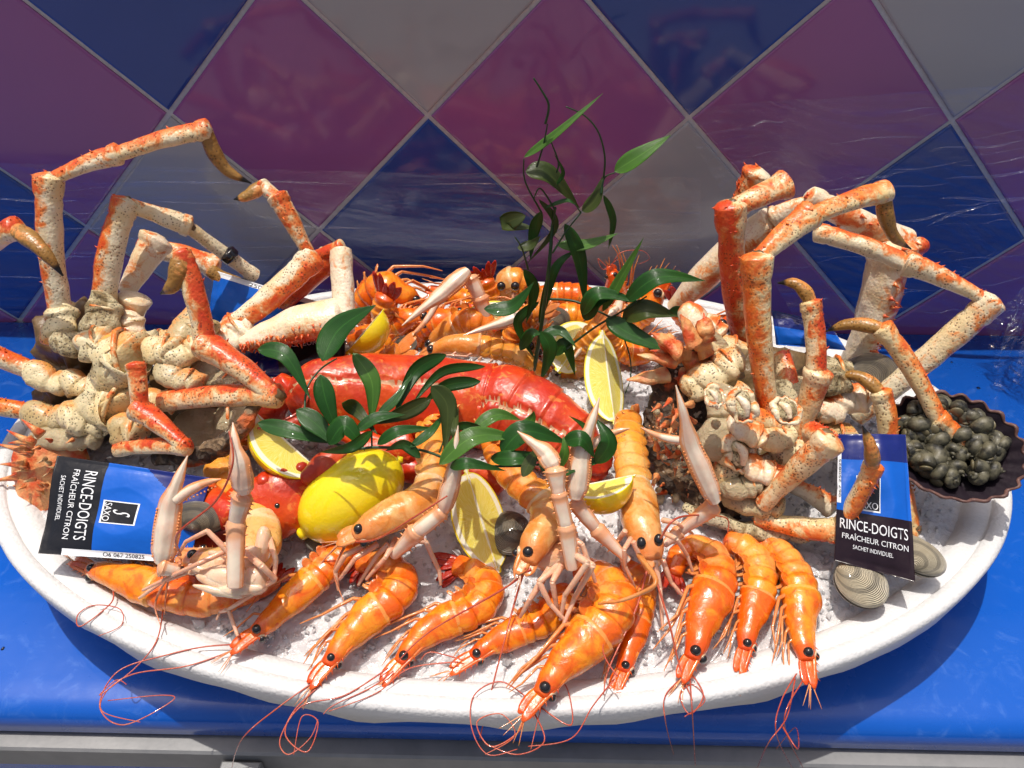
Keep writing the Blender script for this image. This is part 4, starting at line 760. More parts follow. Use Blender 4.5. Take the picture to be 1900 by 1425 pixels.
# ------------------------------------------------------------------ lemons
def lemr(t):  # profile along the axis 0..1
    b = math.sqrt(max(0, 1-(2*t-1)**2)); return b*.86+.0 if .0 < t < 1 else 0
def prof_lemon(t):
    r = math.sqrt(max(0, 1-((t-.5)/.455)**2)) if abs(t-.5) < .455 else 0
    nub = .17*math.sqrt(max(0, 1-((t-.03)/.045)**2)) if abs(t-.03) < .045 else 0
    nub = max(nub, .20*(1-abs(t-.06)/.1) if t < .16 else 0); return max(r, nub, .13*(1-abs(t-.97)/.03) if t > .94 else 0)
def lemon_whole(label, a, b, w_, cat='lemon'):
    A0, B0 = P(*a), P(*b); d = B0-A0; R0 = w_*.5*pxm(A0.lerp(B0, .5)); m = MB(); N = 60; ts = [(.5-.5*math.cos(math.pi*i/N)) for i in range(N+1)]
    m.tube([A0+d*t for t in ts], [max(1e-5, prof_lemon(t)*R0) for t in ts], n=48, cap=False, jit=.02, js=30); m.b = [1.]*len(m.b)
    o = m.build('lemon', M['lemon'], thing_ := None); return tag(o, label, cat, None)
def wedge(label, a, b, w_, out, k=.35, half=48, name='lemon_wedge'):
    """segment of a lemon: axis a->b on its sharp edge, rind facing direction 'out' (deg in the picture plane, k towards the viewer)"""
    A0, B0 = P(*a), P(*b); d = B0-A0; ax = d.normalized(); o_ = sdir(out, k); o_ = (o_-ax*o_.dot(ax)).normalized(); s_ = ax.cross(o_); R0 = w_*pxm(A0.lerp(B0, .5))
    N = 30; ts = [(.5-.5*math.cos(math.pi*i/N)) for i in range(N+1)]; rs = [max(.0002, prof_lemon(t)*R0) for t in ts]; m = MB(); K = 16; J = 12; H = math.radians(half)
    vs = []; fs = []; A = []; Bv = []
    for i, t in enumerate(ts):                                  # rind
        for j in range(K+1): an = -H+2*H*j/K; vs.append(A0+d*t+(o_*math.cos(an)+s_*math.sin(an))*rs[i]); A.append(t); Bv.append(1.)
    for i in range(N):
        for j in range(K): q = i*(K+1)+j; fs.append((q, q+1, q+K+2, q+K+1))
    m.add(vs, fs, A, Bv)
    for sg in (-1, 1):                                          # cut faces
        vs = []; fs = []; A = []; Bv = []; e = o_*math.cos(H*sg)+s_*math.sin(H*sg); nrm = (s_*math.cos(H*sg)-o_*math.sin(H*sg))*sg
        for i, t in enumerate(ts):
            for j in range(J+1): u_ = j/J; edge = min(1, (R0*.30)/max(rs[i], 1e-6)); vs.append(A0+d*t+e*rs[i]*u_-nrm*(.0008*math.sin(min(1, u_*1.1)*math.pi)*math.sin(t*math.pi))); A.append(math.atan2((t-.5), max(.02, u_*.5))); Bv.append(max(u_*.999, 0) if .05 < t < .95 else .85)
        for i in range(N):
            for j in range(J): q = i*(J+1)+j; f = (q, q+J+1, q+J+2, q+1); fs.append(f if sg > 0 else f[::-1])
        # distance to rind in absolute terms so the pith has an even width
        Bv = []
        for i, t in enumerate(ts):
            for j in range(J+1):
                r_ = rs[i]*j/J; dr = min(R0*1.0-0, 9); gap = rs[i]-r_; ge = min(t, 1-t)*d.length*.55; g = min(gap, ge+.0003 if j > 1 else gap); v_ = 1-g/R0*1.05
                Bv.append(max(0.14, min(1, v_)) if r_ > R0*.05 else .02)
        m.add(vs, fs, A, Bv)
    o = m.build(name, M['lemon']); return tag(o, label, 'lemon wedge', 'lemon wedges on the platter')
lemon_whole('whole bright yellow lemon left of centre, its nipple pointing down left', (556, 994, .085), (748, 848, .118), 148)
wedge('juicy lemon wedge standing upright at the front centre, cut faces towards the viewer', (925, 1064, .078), (864, 868, .118), 64, 200, -4., 52)
wedge('lemon wedge half hidden at the left under the leaf sprig', (470, 760, .135), (600, 880, .105), 66, 215, -.1, 50)
wedge('small lemon wedge at centre right with its rind facing down', (1052, 905, .115), (1180, 880, .125), 62, -65, .35, 50)
wedge('tall lemon wedge behind the tail of the langoustine seen from above', (1118, 612, .43), (1142, 790, .375), 46, 190, -3., 58)
wedge('lemon wedge at the back left behind the big rounded leaf', (640, 655, .405), (712, 572, .43), 44, -50, .3, 60)
wedge('pale lemon wedge in the back heap beneath a sharp claw', (842, 622, .46), (975, 590, .47), 50, 90, -2., 50)
wedge('lemon wedge in shade behind the leaves right of the lobster', (1035, 690, .42), (1100, 600, .45), 52, 190, -2., 60)
# ------------------------------------------------------------------ clams, scallop shells, periwinkles
def clam(label, c, rx, ry, rot, tilt=.3, mat='clam', group='clams set into the ice'):
    q, k = px(c); a = math.radians(rot); n_ = (V((0, 0, 1))*(1-tilt)+CT*tilt).normalized(); e1 = (CR*math.cos(a)+CU*math.sin(a)); e1 = (e1-n_*e1.dot(n_)).normalized(); e2 = n_.cross(e1)
    th = thing('clam', label, 'clam', q, group); rx *= k; ry *= k
    for sg in (1, -1):
        m = MB(); N = 26; K = 36; vs = []; A = []
        for i in range(N+1):
            s_ = i/N
            for j in range(K):
                ph = 2*math.pi*j/K; cx = -1+s_; x_ = cx+s_*math.cos(ph); y_ = s_*math.sin(ph)
                rr_ = min(1, x_*x_+y_*y_); h = math.sqrt(max(0, 1-rr_))*.62*(1-.25*x_)+.010*math.sin(s_*95)
                vs.append(q+e1*x_*rx+e2*y_*ry*1.0+n_*(sg*h*ry*.8+.0006*sg)); A.append(s_)
        fs = [(i*K+j, i*K+(j+1) % K, (i+1)*K+(j+1) % K, (i+1)*K+j) for i in range(N) for j in range(K)]
        m.add(vs, fs if sg > 0 else [f[::-1] for f in fs], A, 0.); m.build('valve', M[mat], th)
    return th
clam('grey ridged clam below the right sachet', (1598, 1082, .082), 50, 46, -40, .35)
clam('brown and grey clam half behind the right sachet edge', (1700, 1030, .085), 34, 54, 60, .35)
clam('dark clam tucked beside the upright lemon wedge', (945, 990, .084), 42, 44, 200, .3, 'clamd')
clam('dark clam peeking out under the whole lemon tip', (605, 1000, .080), 44, 32, 160, .3, 'clamd')
clam('grey clam standing in the back heap behind the stem', (1026, 592, .48), 24, 32, 90, .8, 'clamd')
clam('black clam wedged between the sachet and the left langoustine', (372, 960, .10), 30, 50, 80, .6, 'clamd')
clam('dark clam leaning inside the right crab, above the periwinkles', (1610, 700, .40), 60, 44, 20, .8, 'clamd')
clam('striped clam shell lying at the back right of the crab', (1440, 690, .42), 40, 50, 60, .7, 'clamd')
clam('small grey clam behind the crossed claws', (752, 640, .455), 22, 18, 20, .6, 'clamd')
def scallop(label, c, rx, ry, rot, nrm, depth=.35):
    q, k = px(c); n_ = nrm.normalized(); a = math.radians(rot); e1 = CR*math.cos(a)+CU*math.sin(a); e1 = (e1-n_*e1.dot(n_)).normalized(); e2 = n_.cross(e1); rx *= k; ry *= k
    th = thing('scallop_shell', label, 'shell', q-n_*ry*depth); m = MB(); N = 22; K = 150; vs = []; A = []; th_ = .0016
    for lay in (0, 1):
        for i in range(N+1):
            s_ = i/N
            for j in range(K):
                ph = 2*math.pi*j/K; rib = math.cos(ph*22); fr_ = (.5+.5*math.cos(ph*.5)**2*0+.5); R1 = s_*(1+.025*rib*s_)
                x_ = R1*math.cos(ph); y_ = R1*math.sin(ph); h = -depth*(1-s_**2.2)+.040*rib*s_
                vs.append(q+e1*x_*rx+e2*y_*ry+n_*(h*ry-lay*th_)); A.append(s_)
    fs = []
    for i in range(N):
        for j in range(K): fs.append((i*K+j, (i+1)*K+j, (i+1)*K+(j+1) % K, i*K+(j+1) % K))
    o = (N+1)*K; fs += [tuple(o+x for x in f[::-1]) for f in fs]
    m.add(vs, fs, A, 0.); m.build('shell_bowl', M['scal'], th)
    m = MB(); pts = []
    for j in range(K+1): ph = 2*math.pi*j/K; rib = math.cos(ph*22); R1 = 1+.028*rib; pts.append(q+e1*R1*math.cos(ph)*rx+e2*R1*math.sin(ph)*ry+n_*(.040*rib*ry-th_*.5))
    m.tube(pts, [.0011+.0005*noise.noise(p*200) for p in pts], n=6, cap=False); m.build('shell_edge', M['srim'], th); return th, q, n_, e1, e2, rx, ry
S1 = scallop('large dark fluted scallop shell at the right rim filled with periwinkles', (1768, 826, .116), 122, 100, -30, (V((0, 0, 1))*.6+CT*.7+CR*-.30), .45)
S2 = scallop('grey shell cup behind the right crab legs holding more periwinkles', (1500, 700, .43), 60, 52, 0, (V((0, 0, 1))*.8+CT*.5), .4)
def wink_mesh():
    m = MB(); pts = []; ra = []
    for i in range(34):
        t = i/33; an = t*2*math.pi*2.6; r = .0055*(t**1.5)*1.0; pts.append(V((r*math.cos(an), r*math.sin(an), .010-.0125*t**1.2))); ra.append(.0006+.0060*t**1.6)
    m.tube(pts, ra, n=14, cap=True, jit=.03, js=200); w0 = thing('periwinkle', '', 'periwinkle', V((0, 0, 0))); w0['_w'] = (0., 0., 0.)
    m.build('shell', M['wink'], w0); m = MB(); p, r = pts[-1], ra[-1]; d = (pts[-1]-pts[-2]).normalized(); m.blob(p+d*r*.45, (V((0, 0, r*.75)), d.cross(V((0, 0, 1))).normalized()*r*.7, d*r*.25), n=14, m=8); m.build('operculum', M['oper'], w0); return w0
W0 = wink_mesh(); first = True
def place_wink(pos, rot, s_, label, grp):
    global first
    if first: o = W0; first = False
    else:
        o = W0.copy(); COL.objects.link(o)
        for ch in W0.children:
            c = ch.copy(); COL.objects.link(c); c.parent = o
    o.location = pos; o.rotation_euler = rot; o.scale = (s_, s_, s_); o['label'] = label; o['category'] = 'periwinkle'; o['group'] = grp
rr = random.Random(21); wl = [(1640, 790), (1672, 772), (1700, 790), (1668, 815), (1705, 822), (1733, 742), (1762, 760), (1735, 790), (1770, 790), (1792, 800), (1785, 830), (1752, 820), (1815, 840), (1838, 855), (1842, 885), (1800, 900), (1760, 905), (1725, 905), (1700, 900), (1770, 860), (1735, 860), (1698, 858), (1668, 848), (1648, 830), (1720, 765), (1690, 755), (1660, 745), (1812, 870)]
_, q, n_, e1, e2, rx, ry = S1
for i in range(84):
    a = rr.uniform(0, 6.283); r = math.sqrt(rr.random())*.74; u_ = r*math.cos(a)-.06; v_ = r*math.sin(a); r2 = math.hypot(u_, v_)
    p = q+e1*u_*rx+e2*v_*ry+n_*(-.45*(1-r2**2.2)*ry+.0045+rr.random()*.013*(1-r2))
    place_wink(p, (rr.uniform(0, 6), rr.uniform(0, 6), rr.uniform(0, 6)), rr.uniform(.55, .80), 'small dark greenish periwinkle piled in the fluted scallop shell at right', 'periwinkles in the scallop shell')
for i, (x_, y_) in enumerate([(1475, 690), (1500, 700), (1525, 690), (1485, 715), (1515, 718), (1540, 712), (1505, 680), (1465, 705), (1535, 735)]):
    place_wink(P(x_, y_, .415), (rr.uniform(0, 6), rr.uniform(0, 6), rr.uniform(0, 6)), rr.uniform(.9, 1.2), 'small dark periwinkle in the grey shell cup between the crab legs', 'periwinkles in the cup behind the crab')
# ------------------------------------------------------------------ greenery
def leaf(parent, pts, w_, side=None, mat='leaf', twist=0.):
    """blade along 2-3 picture points (x,y,d), widest w_ photo pixels"""
    q = [P(*a) for a in pts]
    if len(q) == 2: q = [q[0], q[0].lerp(q[1], .5)+CT*(q[1]-q[0]).length*.10+V((0, 0, (q[1]-q[0]).length*.05)), q[1]]
    q[-1] = q[-1]+(q[-1]-q[-2])*.16; c = catmull(q, 8); N = len(c); m = MB(); vs = []; A = []; Bv = []; wd = w_*.44*pxm(c[N//2]); J = (-1, -.66, -.33, 0, .33, .66, 1)
    for lay in (0, 1):
        for i in range(N):
            t = i/(N-1); T = (c[min(i+1, N-1)]-c[max(i-1, 0)]).normalized(); nn = CT-T*CT.dot(T); nn.normalize(); s_ = T.cross(nn)
            an = math.radians(twist)+.35*math.sin(t*3); s2 = s_*math.cos(an)+nn*math.sin(an); n2 = s2.cross(T)
            sh = max(.02, (math.sin(math.pi*min(1, t**.74))**1.25 if t < 1 else 0))
            for j in J: vs.append(c[i]+s2*wd*sh*j+n2*(wd*sh*.22*abs(j)**1.5-lay*.00035)); A.append(t); Bv.append(float(j))
    K = len(J); o = N*K; fs = []
    for i in range(N-1):
        for j in range(K-1): a = i*K+j; fs += [(a, a+1, a+K+1, a+K), (o+a, o+a+K, o+a+K+1, o+a+1)]
        for a in (i*K, i*K+K-1): fs.append((a, a+K, o+a+K, o+a))
    m.add(vs, fs, A, Bv); return m.build('leaf', M[mat], parent)
def stem(parent, pts, w_=5): q = [P(*a) for a in pts]; k = pxm(q[0])*w_*.5; return thin('stem', q, k, k*.6, M['stem'], parent, n=8)
Yp = .45
G = thing('leafy_sprig', 'tall leafy green sprig standing upright in the middle of the platter', 'greenery', P(1000, 680, .43))
stem(G, [(990, 690, .43), (1005, 600, .435), (1018, 500, .44), (1025, 420, .45), (1030, 385, .45)], 8); stem(G, [(1030, 390, .45), (1003, 350, .45), (990, 370, .45)], 4)
stem(G, [(1005, 395, .45), (980, 350, .45), (972, 325, .45), (972, 295, .45)], 4); stem(G, [(1025, 470, .44), (1050, 430, .445), (1078, 395, .45)], 4); stem(G, [(1078, 395, .45), (1066, 378, .45)], 3)
stem(G, [(1033, 320, .45), (1036, 300, .45), (1022, 262, .45)], 4); stem(G, [(1012, 230, .45), (1018, 195, .45), (1003, 165, .45), (990, 145, .45)], 5); stem(G, [(996, 310, .45), (1008, 270, .45), (1016, 230, .45)], 4)
stem(G, [(1120, 330, .46), (1122, 290, .46), (1110, 245, .46), (1085, 215, .46), (1050, 198, .46)], 4); stem(G, [(1115, 360, .455), (1122, 330, .46), (1142, 320, .46)], 4); stem(G, [(980, 500, .44), (968, 460, .44), (955, 440, .44)], 4)
stem(G, [(1020, 555, .435), (1070, 560, .43), (1135, 590, .42), (1150, 600, .42)], 5); stem(G, [(1040, 655, .425), (1100, 610, .42), (1150, 580, .42), (1200, 550, .42)], 5); stem(G, [(1148, 600, .42), (1168, 660, .41), (1170, 700, .40), (1160, 730, .395)], 3)
for pts, w_, mt_ in (
    ([(972, 292, .45), (1030, 250, .45), (1106, 184, .455)], 20, 'leaf2'), ([(975, 318, .45), (1020, 325, .45), (1068, 378, .455)], 46, 'leaf3'), ([(1140, 318, .46), (1185, 290, .46), (1236, 256, .465)], 42, 'leaf2'),
    ([(1080, 392, .455), (1105, 370, .455), (1117, 332, .46)], 30, 'leaf3'), ([(1120, 362, .46), (1137, 410, .46), (1130, 455, .46)], 18, 'leaf'), ([(1034, 454, .45), (1085, 455, .45), (1138, 436, .455)], 28, 'leaf2'),
    ([(1048, 415, .45), (1075, 480, .445), (1085, 560, .44)], 34, 'leaf'), ([(1005, 392, .45), (990, 430, .45), (985, 475, .445)], 26, 'leaf'), ([(1000, 370, .45), (1030, 420, .45), (985, 480, .445)], 16, 'leaf3'),
    ([(975, 400, .45), (940, 415, .45), (985, 422, .45)], 40, 'leaf3'), ([(960, 460, .445), (985, 455, .445), (1000, 440, .445)], 24, 'leaf3'), ([(972, 500, .44), (990, 540, .44), (978, 592, .435)], 26, 'leaf'),
    ([(1000, 600, .44), (1030, 500, .445), (1065, 468, .45)], 22, 'leaf'), ([(898, 573, .43), (950, 570, .43), (985, 530, .435)], 34, 'leaf'), ([(1118, 578, .42), (1150, 520, .425), (1188, 452, .43)], 24, 'leaf2'),
    ([(1080, 585, .42), (1110, 545, .42), (1180, 560, .42)], 34, 'leaf'), ([(1160, 560, .42), (1220, 515, .42), (1296, 520, .425)], 42, 'leaf'), ([(1085, 595, .42), (1105, 560, .42), (1140, 550, .42)], 38, 'leaf'),
    ([(1155, 590, .42), (1200, 575, .415), (1250, 585, .415)], 48, 'leaf3'), ([(1240, 580, .415), (1265, 580, .42), (1292, 592, .42)], 26, 'leaf'), ([(1125, 590, .42), (1170, 620, .41), (1240, 650, .40)], 46, 'leaf'),
    ([(1003, 615, .42), (1020, 650, .415), (1005, 700, .41)], 34, 'leaf'), ([(965, 650, .43), (985, 620, .43), (1002, 620, .43)], 26, 'leaf'), ([(1030, 660, .425), (1050, 640, .425), (1065, 690, .42)], 30, 'leaf'), ([(1005, 620, .43), (1040, 615, .43), (1065, 640, .42)], 24, 'leaf'),
    ([(1030, 345, .45), (1045, 320, .45), (1030, 290, .45)], 9, 'leaf'), ([(1012, 385, .45), (1050, 372, .45), (1064, 378, .45)], 10, 'leaf'), ([(1000, 560, .44), (960, 600, .435), (990, 660, .43)], 22, 'leaf')): leaf(G, pts, w_, mat=mt_)
H = thing('leafy_sprig', 'glossy green leaf sprig lying across the lobster above the whole lemon', 'greenery', P(850, 850, .13))
stem(H, [(560, 790, .15), (640, 830, .15), (700, 830, .15), (780, 835, .15), (860, 860, .15), (960, 865, .145), (1060, 855, .145), (1120, 850, .145)], 6); stem(H, [(565, 770, .155), (570, 720, .16), (595, 685, .165), (625, 665, .17)], 5)
stem(H, [(690, 830, .15), (690, 790, .155), (695, 770, .155)], 4); stem(H, [(815, 840, .15), (825, 810, .155), (830, 770, .16)], 4)
for pts, w_, mt_ in (
    ([(478, 648, .18), (530, 660, .18), (570, 730, .165)], 38, 'leaf'), ([(598, 670, .19), (630, 610, .20), (688, 572, .21)], 62, 'leaf'), ([(655, 655, .18), (690, 710, .17), (688, 780, .155)], 40, 'leaf2'), ([(595, 695, .18), (605, 745, .17), (625, 800, .155)], 44, 'leaf'),
    ([(828, 658, .18), (770, 690, .17), (735, 765, .16)], 34, 'leaf'), ([(900, 680, .18), (820, 690, .17), (770, 745, .16)], 22, 'leaf'), ([(892, 708, .17), (830, 715, .17), (790, 745, .16)], 30, 'leaf'), ([(800, 716, .18), (830, 755, .17), (825, 830, .155)], 44, 'leaf3'),
    ([(800, 740, .165), (750, 765, .16), (695, 785, .155)], 36, 'leaf3'), ([(635, 748, .17), (660, 760, .16), (695, 800, .155)], 32, 'leaf3'), ([(478, 785, .15), (540, 800, .15), (605, 820, .145)], 36, 'leaf'), ([(550, 760, .16), (590, 790, .155), (615, 820, .15)], 44, 'leaf'),
    ([(610, 825, .15), (640, 790, .16), (672, 830, .15)], 46, 'leaf'), ([(660, 800, .155), (700, 775, .16), (745, 770, .16)], 26, 'leaf'), ([(815, 862, .155), (880, 810, .165), (955, 812, .16)], 44, 'leaf2'), ([(930, 840, .155), (975, 800, .165), (1045, 820, .155)], 50, 'leaf'),
    ([(875, 800, .16), (920, 770, .165), (960, 778, .16)], 30, 'leaf2'), ([(960, 800, .16), (985, 780, .165), (990, 765, .17)], 22, 'leaf2'), ([(910, 850, .15), (960, 850, .155), (1025, 845, .15)], 34, 'leaf'), ([(1045, 820, .16), (1080, 815, .165), (1100, 845, .155)], 36, 'leaf'),
    ([(1105, 860, .15), (1130, 820, .165), (1108, 782, .17)], 40, 'leaf'), ([(1035, 870, .15), (1048, 840, .16), (1045, 812, .165)], 22, 'leaf2'), ([(970, 885, .15), (985, 855, .155), (1000, 830, .16)], 28, 'leaf3'), ([(780, 850, .15), (750, 825, .155), (720, 835, .15)], 26, 'leaf'),
    ([(760, 830, .155), (800, 800, .16), (822, 770, .16)], 20, 'leaf'), ([(1060, 865, .15), (1085, 860, .15), (1120, 855, .15)], 20, 'leaf'), ([(700, 825, .152), (740, 800, .16), (800, 795, .155)], 26, 'leaf'), ([(690, 800, .155), (650, 830, .16), (600, 838, .15)], 26, 'leaf'), ([(835, 868, .152), (870, 860, .158), (930, 872, .15)], 26, 'leaf'),
    ([(865, 835, .155), (845, 800, .165), (850, 760, .165)], 22, 'leaf3'), ([(900, 800, .16), (860, 790, .165), (830, 800, .158)], 22, 'leaf'), ([(1000, 860, .152), (1030, 880, .15), (1070, 872, .15)], 20, 'leaf'), ([(1075, 850, .155), (1090, 800, .165), (1060, 775, .16)], 16, 'leaf'), ([(700, 770, .16), (735, 740, .165), (760, 700, .17)], 22, 'leaf')): leaf(H, pts, w_, mat=mt_)

# ------------------------------------------------------------------ sachets
t = NT('sachet_black'); t.set((.008, .008, .010), rough=.28, coat=.2); t.bump(t.noise(70, 4), .5, .002); M['sblack'] = t.m
t = NT('sachet_blue'); t.set((.003, .10, .50), rough=.3, coat=.15); t.bump(t.noise(60, 3), .4, .002); M['sblue'] = t.m
t = NT('sachet_navy'); t.set((.006, .014, .14), rough=.22, coat=.5); t.bump(t.noise(60, 3), .4, .002); M['snavy'] = t.m
t = NT('sachet_white'); t.set((.78, .80, .82), rough=.3, coat=.3); M['swhite'] = t.m
t = NT('sachet_maroon'); t.set((.014, .005, .008), rough=.3, coat=.15); t.bump(t.noise(60, 3), .4, .002); M['smar'] = t.m
def sachet(label, cs, zone, texts, bulge=.0035, boxr=None, wave=.001):
    """cs: corner points for (u,v) = (0,0) (1,0) (0,1) (1,1); zone(u,v) -> material index"""
    c00, c10, c01, c11 = [P(*c) for c in cs]; th = thing('towelette_sachet', label, 'sachet', (c00+c10+c01+c11)/4, 'lemon hand-wipe sachets on the platter')
    nrm = (c10-c00).cross(c01-c00).normalized(); nrm = nrm if nrm.dot(CT) > 0 else -nrm
    def S(u, v, off=0.):
        p = c00*(1-u)*(1-v)+c10*u*(1-v)+c01*(1-u)*v+c11*u*v
        e = max(0, min(u, 1-u)-.05)*max(0, min(v, 1-v)-.05); b = bulge*min(1, (e*12))**.6+wave*math.sin(u*7+v*4)+wave*.6*noise.noise(V((u*5, v*5, 1)))
        return p+nrm*(b+off)
    N = 90; m = MB(); vs = [S(i/N, j/N) for i in range(N+1) for j in range(N+1)]+[S(i/N, j/N)-nrm*(.0006+2*bulge*min(1, max(0, min(i/N, 1-i/N)-.05)*max(0, min(j/N, 1-j/N)-.05)*12)**.6) for i in range(N+1) for j in range(N+1)]
    fl = (c10-c00).cross(c01-c00).dot(nrm) > 0; o_ = (N+1)**2; fs = []; ms = []
    for i in range(N):
        for j in range(N):
            a = i*(N+1)+j; f = (a, a+N+1, a+N+2, a+1); f = f if fl else f[::-1]; fs.append(f); ms.append(zone((i+.5)/N, (j+.5)/N)); fs.append(tuple(o_+x for x in f[::-1])); ms.append(2)
    for i in range(N):
        for a, b in ((i*(N+1), (i+1)*(N+1)), (i*(N+1)+N, (i+1)*(N+1)+N), (i, i+1), (N*(N+1)+i, N*(N+1)+i+1)): fs.append((a, b, o_+b, o_+a)); ms.append(0)
    m.add(vs, fs); m.m = ms; m.build('packet', [M['sblack'], M['sblue'], M['snavy'], M['swhite'], M['smar']], th)
    W = (c10-c00).length; Hh = (c01-c00).length
    for tx, u0, v0, u1, hgt, rot, mt_, sh in texts:              # baseline start (u0,v0) length along u (or v if rot) to u1
        cu = bpy.data.curves.new('lettering', 'FONT'); cu.body = tx; cu.shear = sh; cu.resolution_u = 3; ob = bpy.data.objects.new('lettering', cu); COL.objects.link(ob)
        bpy.context.view_layer.update(); me = bpy.data.meshes.new_from_object(ob.evaluated_get(bpy.context.evaluated_depsgraph_get())); bpy.data.objects.remove(ob)
        if not len(me.vertices): continue
        xs_ = [v.co.x for v in me.vertices]; ys_ = [v.co.y for v in me.vertices]; x0, x1 = min(xs_), max(xs_); yb = 0.; yt = max(ys_)
        mm = MB(); vs = []
        for v in me.vertices:
            a = (v.co.x-x0)/(x1-x0); b = (v.co.y-yb)/(yt-yb)
            if rot == 0: u, w2 = u0+(u1-u0)*a, v0+hgt*b
            else: u, w2 = u0+rot*hgt*b, v0+(u1-v0)*a
            vs.append(S(u, w2, .0004))
        mm.add(vs, [tuple(p.vertices) for p in me.polygons]); mm.build('lettering', M[mt_], th)
        bpy.data.meshes.remove(me)
    if boxr:
        u0, u1, v0, v1 = boxr; m = MB()
        def patch(a0, a1, b0, b1, off, mi):
            n = 8; vs = [S(a0+(a1-a0)*i/n, b0+(b1-b0)*j/n, off) for i in range(n+1) for j in range(n+1)]; m.add(vs, [(i*(n+1)+j, (i+1)*(n+1)+j, (i+1)*(n+1)+j+1, i*(n+1)+j+1) for i in range(n) for j in range(n)], mat=mi)
        patch(u0, u1, v0, v1, .00015, 0); patch(u0+.012, u1-.012, v0+.012, v1-.012, .00027, 1); m.build('logo_panel', [M['swhite'], M['sblack']], th)
        # curved emblem stroke
    return th, S
def zoneA(u, v):
    if u > .93 and v > .16: return 3
    if v < .36: return 0
    return 2 if (v-.62) > (u-.02)*.75 else 1
TA = [('RINCE-DOIGTS', .12, .225, .84, .085, 0, 'swhite', 0), ('FRAÎCHEUR CITRON', .12, .145, .84, .055, 0, 'swhite', 0), ('SACHET INDIVIDUEL', .20, .065, .66, .035, 0, 'swhite', 0), ('S', .49, .455, .56, .12, 0, 'swhite', .5), ('SAXO', .425, .395, .62, .045, 0, 'swhite', 0), ('O6 067 250825', .985, .43, .70, .04, -1, 'sblack', 0)]
sachet('black and blue lemon hand-wipe sachet lying at the front left, lettering sideways', [(106, 845, .115), (72, 1027, .085), (388, 886, .115), (352, 1045, .085)], zoneA, TA, boxr=(.40, .645, .38, .62))
def zoneB(u, v):
    if u < .06 and .45 < v < .9: return 3
    if v < .40: return 4
    return 2 if v > .80 else 1
TB = [('RINCE-DOIGTS', .05, .265, .93, .075, 0, 'swhite', 0), ('FRAÎCHEUR CITRON', .08, .190, .93, .05, 0, 'swhite', 0), ('SACHET INDIVIDUEL', .22, .125, .74, .03, 0, 'swhite', 0), ('S', .36, .55, .50, .10, 0, 'swhite', .3), ('SAXO', .28, .44, .55, .05, 0, 'swhite', 0), ('067 250825', .052, .50, .80, .03, -1, 'sblack', 0)]
sachet('upright lemon hand-wipe sachet at the right leaning against the crab legs', [(1548, 1040, .090), (1697, 1080, .090), (1556, 805, .318), (1682, 806, .318)], zoneB, TB, boxr=(.26, .58, .42, .68), wave=.0016)
def zoneC(u, v): return 3 if v > .90 else (1 if u < .8 else 2)
sachet('blue sachet with a white edge standing behind the left crab legs', [(388, 600, .455), (570, 640, .44), (398, 502, .475), (590, 560, .455)], zoneC, [('250825', .35, .915, .6, .06, 0, 'sblack', 0)])
def zoneD(u, v): return 1 if v < .55 else 2
sachet('plain blue sachet stuck behind the right crab legs', [(1440, 640, .44), (1570, 650, .43), (1432, 575, .455), (1540, 600, .45)], zoneD, [])
def zoneE(u, v): return 0 if u > .35 else 2
sachet('dark sachet in shade under the red and white crab claw', [(455, 700, .385), (640, 700, .385), (440, 620, .42), (640, 600, .42)], zoneE, [('FRAÎCHEUR', .35, .55, .75, .12, 0, 'swhite', 0)])
# ------------------------------------------------------------------ clear plastic film
t = NT('clear_film'); gl = t.n('BsdfGlossy'); gl.inputs[0].default_value = (1, 1, 1, 1); gl.inputs[1].default_value = .09; tr = t.n('BsdfTransparent'); tr.inputs[0].default_value = (.97, .97, .98, 1)
bm_ = t.n('Bump'); mp = t.n('Mapping'); mp.inputs['Scale'].default_value = (1, 1, 3.5); mp.inputs['Rotation'].default_value = (0, .5, 0); t.link(t.co(), mp.inputs[0]); nz = t.noise(22, 6, 1.2, vec=mp.outputs[0]); t.link(nz, bm_.inputs['Height']); bm_.inputs['Strength'].default_value = .6; bm_.inputs['Distance'].default_value = .006
t.link(bm_.outputs[0], gl.inputs['Normal']); fr_ = t.n('Fresnel'); fr_.inputs[0].default_value = 1.35; mx = t.n('MixShader'); t.link(t.math('MINIMUM', t.math('MULTIPLY', fr_.outputs[0], 1.6), .30), mx.inputs[0]); t.link(tr.outputs[0], mx.inputs[1]); t.link(gl.outputs[0], mx.inputs[2]); t.link(mx.outputs[0], t.t.nodes['Material Output'].inputs[0]); M['film'] = t.m
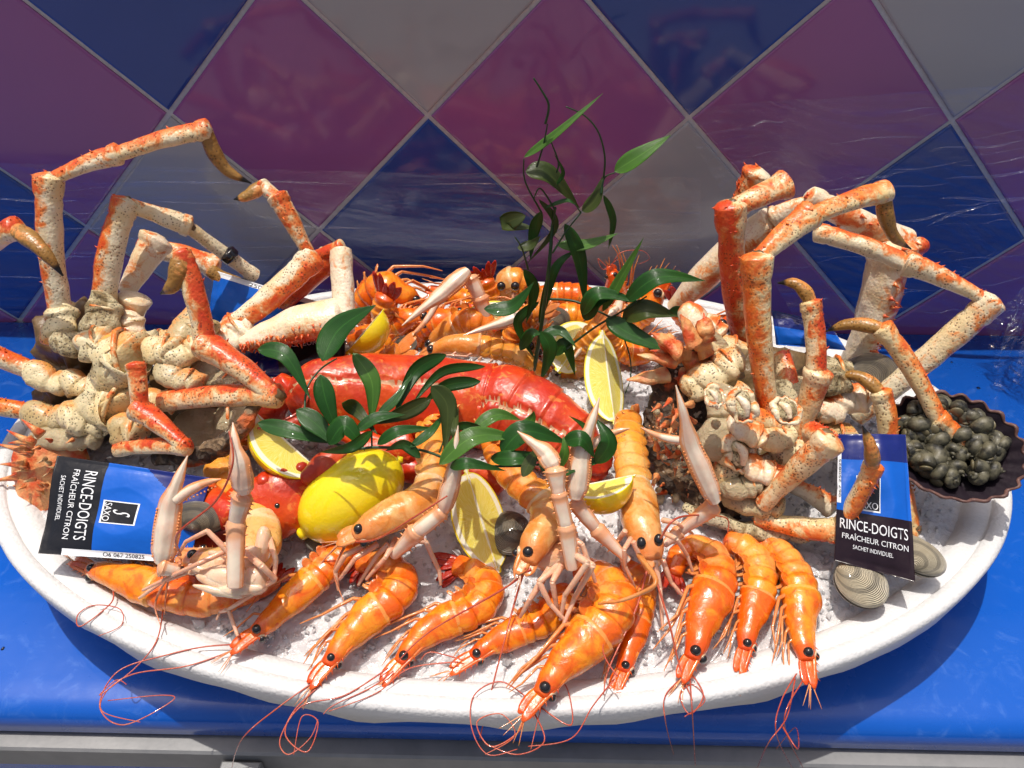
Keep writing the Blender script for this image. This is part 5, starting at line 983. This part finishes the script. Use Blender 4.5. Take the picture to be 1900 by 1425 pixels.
def sheet(label, cs, n1, n2, amp, fr1=8., seed=0, thick=.00012, name='plastic_film', folds=0, fa=(.3, .06), fb=(.05, .2)):
    c = [P(*k) for k in cs]; nr = (c[1]-c[0]).cross(c[2]-c[0]).normalized(); m = MB(); vs = []
    for lay in (0, 1):
        for i in range(n1+1):
            for j in range(n2+1):
                u, v = i/n1, j/n2; p = c[0]*(1-u)*(1-v)+c[1]*u*(1-v)+c[2]*(1-u)*v+c[3]*u*v
                w3 = noise.noise(V((u*3, v*3, seed)))*.6; h = noise.noise(V((u*fr1*.5, v*fr1*.5, seed)))*.5+(.5-abs(noise.noise(V(((u*.35+v+w3*.3)*fr1*2.2, (u-v)*1.3, seed+5)))))*.6+(.4-abs(noise.noise(V(((u*.35+v+w3*.2)*fr1*5, (u-v)*2.1, seed+9)))))*.22; vs.append(p+nr*(h*amp-lay*thick))
    o_ = (n1+1)*(n2+1); fs = []
    for i in range(n1):
        for j in range(n2): a = i*(n2+1)+j; fs.append((a, a+n2+1, a+n2+2, a+1))
    m.add(vs[:o_], fs); rf = random.Random(seed)
    for _ in range(folds):                                    # creases: narrow raised ridges that catch the sun
        u0, v0 = rf.uniform(0, .8), rf.uniform(.05, .95); du = rf.uniform(*fb)*1.6; dv = du*rf.gauss(*fa); pts = []
        for k in range(9):
            u, v = u0+du*k/8, v0+dv*k/8+.006*math.sin(k*.8+u0*30); u = min(max(u, 0), 1); v = min(max(v, 0), 1); i, j = min(int(u*n1), n1), min(int(v*n2), n2)
            p = c[0]*(1-u)*(1-v)+c[1]*u*(1-v)+c[2]*(1-u)*v+c[3]*u*v; b0 = vs[i*(n2+1)+j]; h_ = (b0-(c[0]*(1-i/n1)*(1-j/n2)+c[1]*i/n1*(1-j/n2)+c[2]*(1-i/n1)*j/n2+c[3]*i/n1*j/n2)).dot(nr); pts.append(p+nr*(amp*.35*0+h_*.5+math.copysign(.0002, -nr.y)*0))
        w_ = rf.uniform(.00008, .0005) if _ % 6 else rf.uniform(.0007, .0016); m.tube(pts, [w_*math.sin(math.pi*(k+.3)/8.6) for k in range(9)], n=6, sub=3, cap=False)
    return tag(m.build(name, M['film']), label, 'plastic film')
sheet('clear crumpled plastic film hanging at the right edge of the picture', [(1850, 730, .52), (1930, 700, .50), (1835, 600, .56), (1960, 480, .57)], 60, 60, .012, 9, 3, folds=40, fa=(1.2, .8), fb=(.1, .3))
sheet('thin clear plastic film tacked over the tiles at the right', [(1480, 600, .575), (1960, 610, .57), (1250, 200, .590), (1960, 150, .585)], 150, 150, .010, 6, 8, folds=60, fa=(.12, .10), fb=(.04, .20))
sheet('thin clear plastic film sagging over the lower tiles behind the platter', [(-60, 590, .585), (1300, 592, .585), (-60, 300, .592), (1300, 330, .592)], 200, 90, .007, 7, 12, folds=45, fa=(.05, .12), fb=(.03, .15))
sheet('clear film stretched under the counter edge at bottom right', [(1350, 1440, -.06), (1960, 1440, -.06), (1500, 1355, -.02), (1960, 1340, -.01)], 60, 20, .004, 6, 20, folds=14, fa=(.3, .2), fb=(.15, .4))
for o in list(bpy.data.objects):
    if '_w' in o: del o['_w']
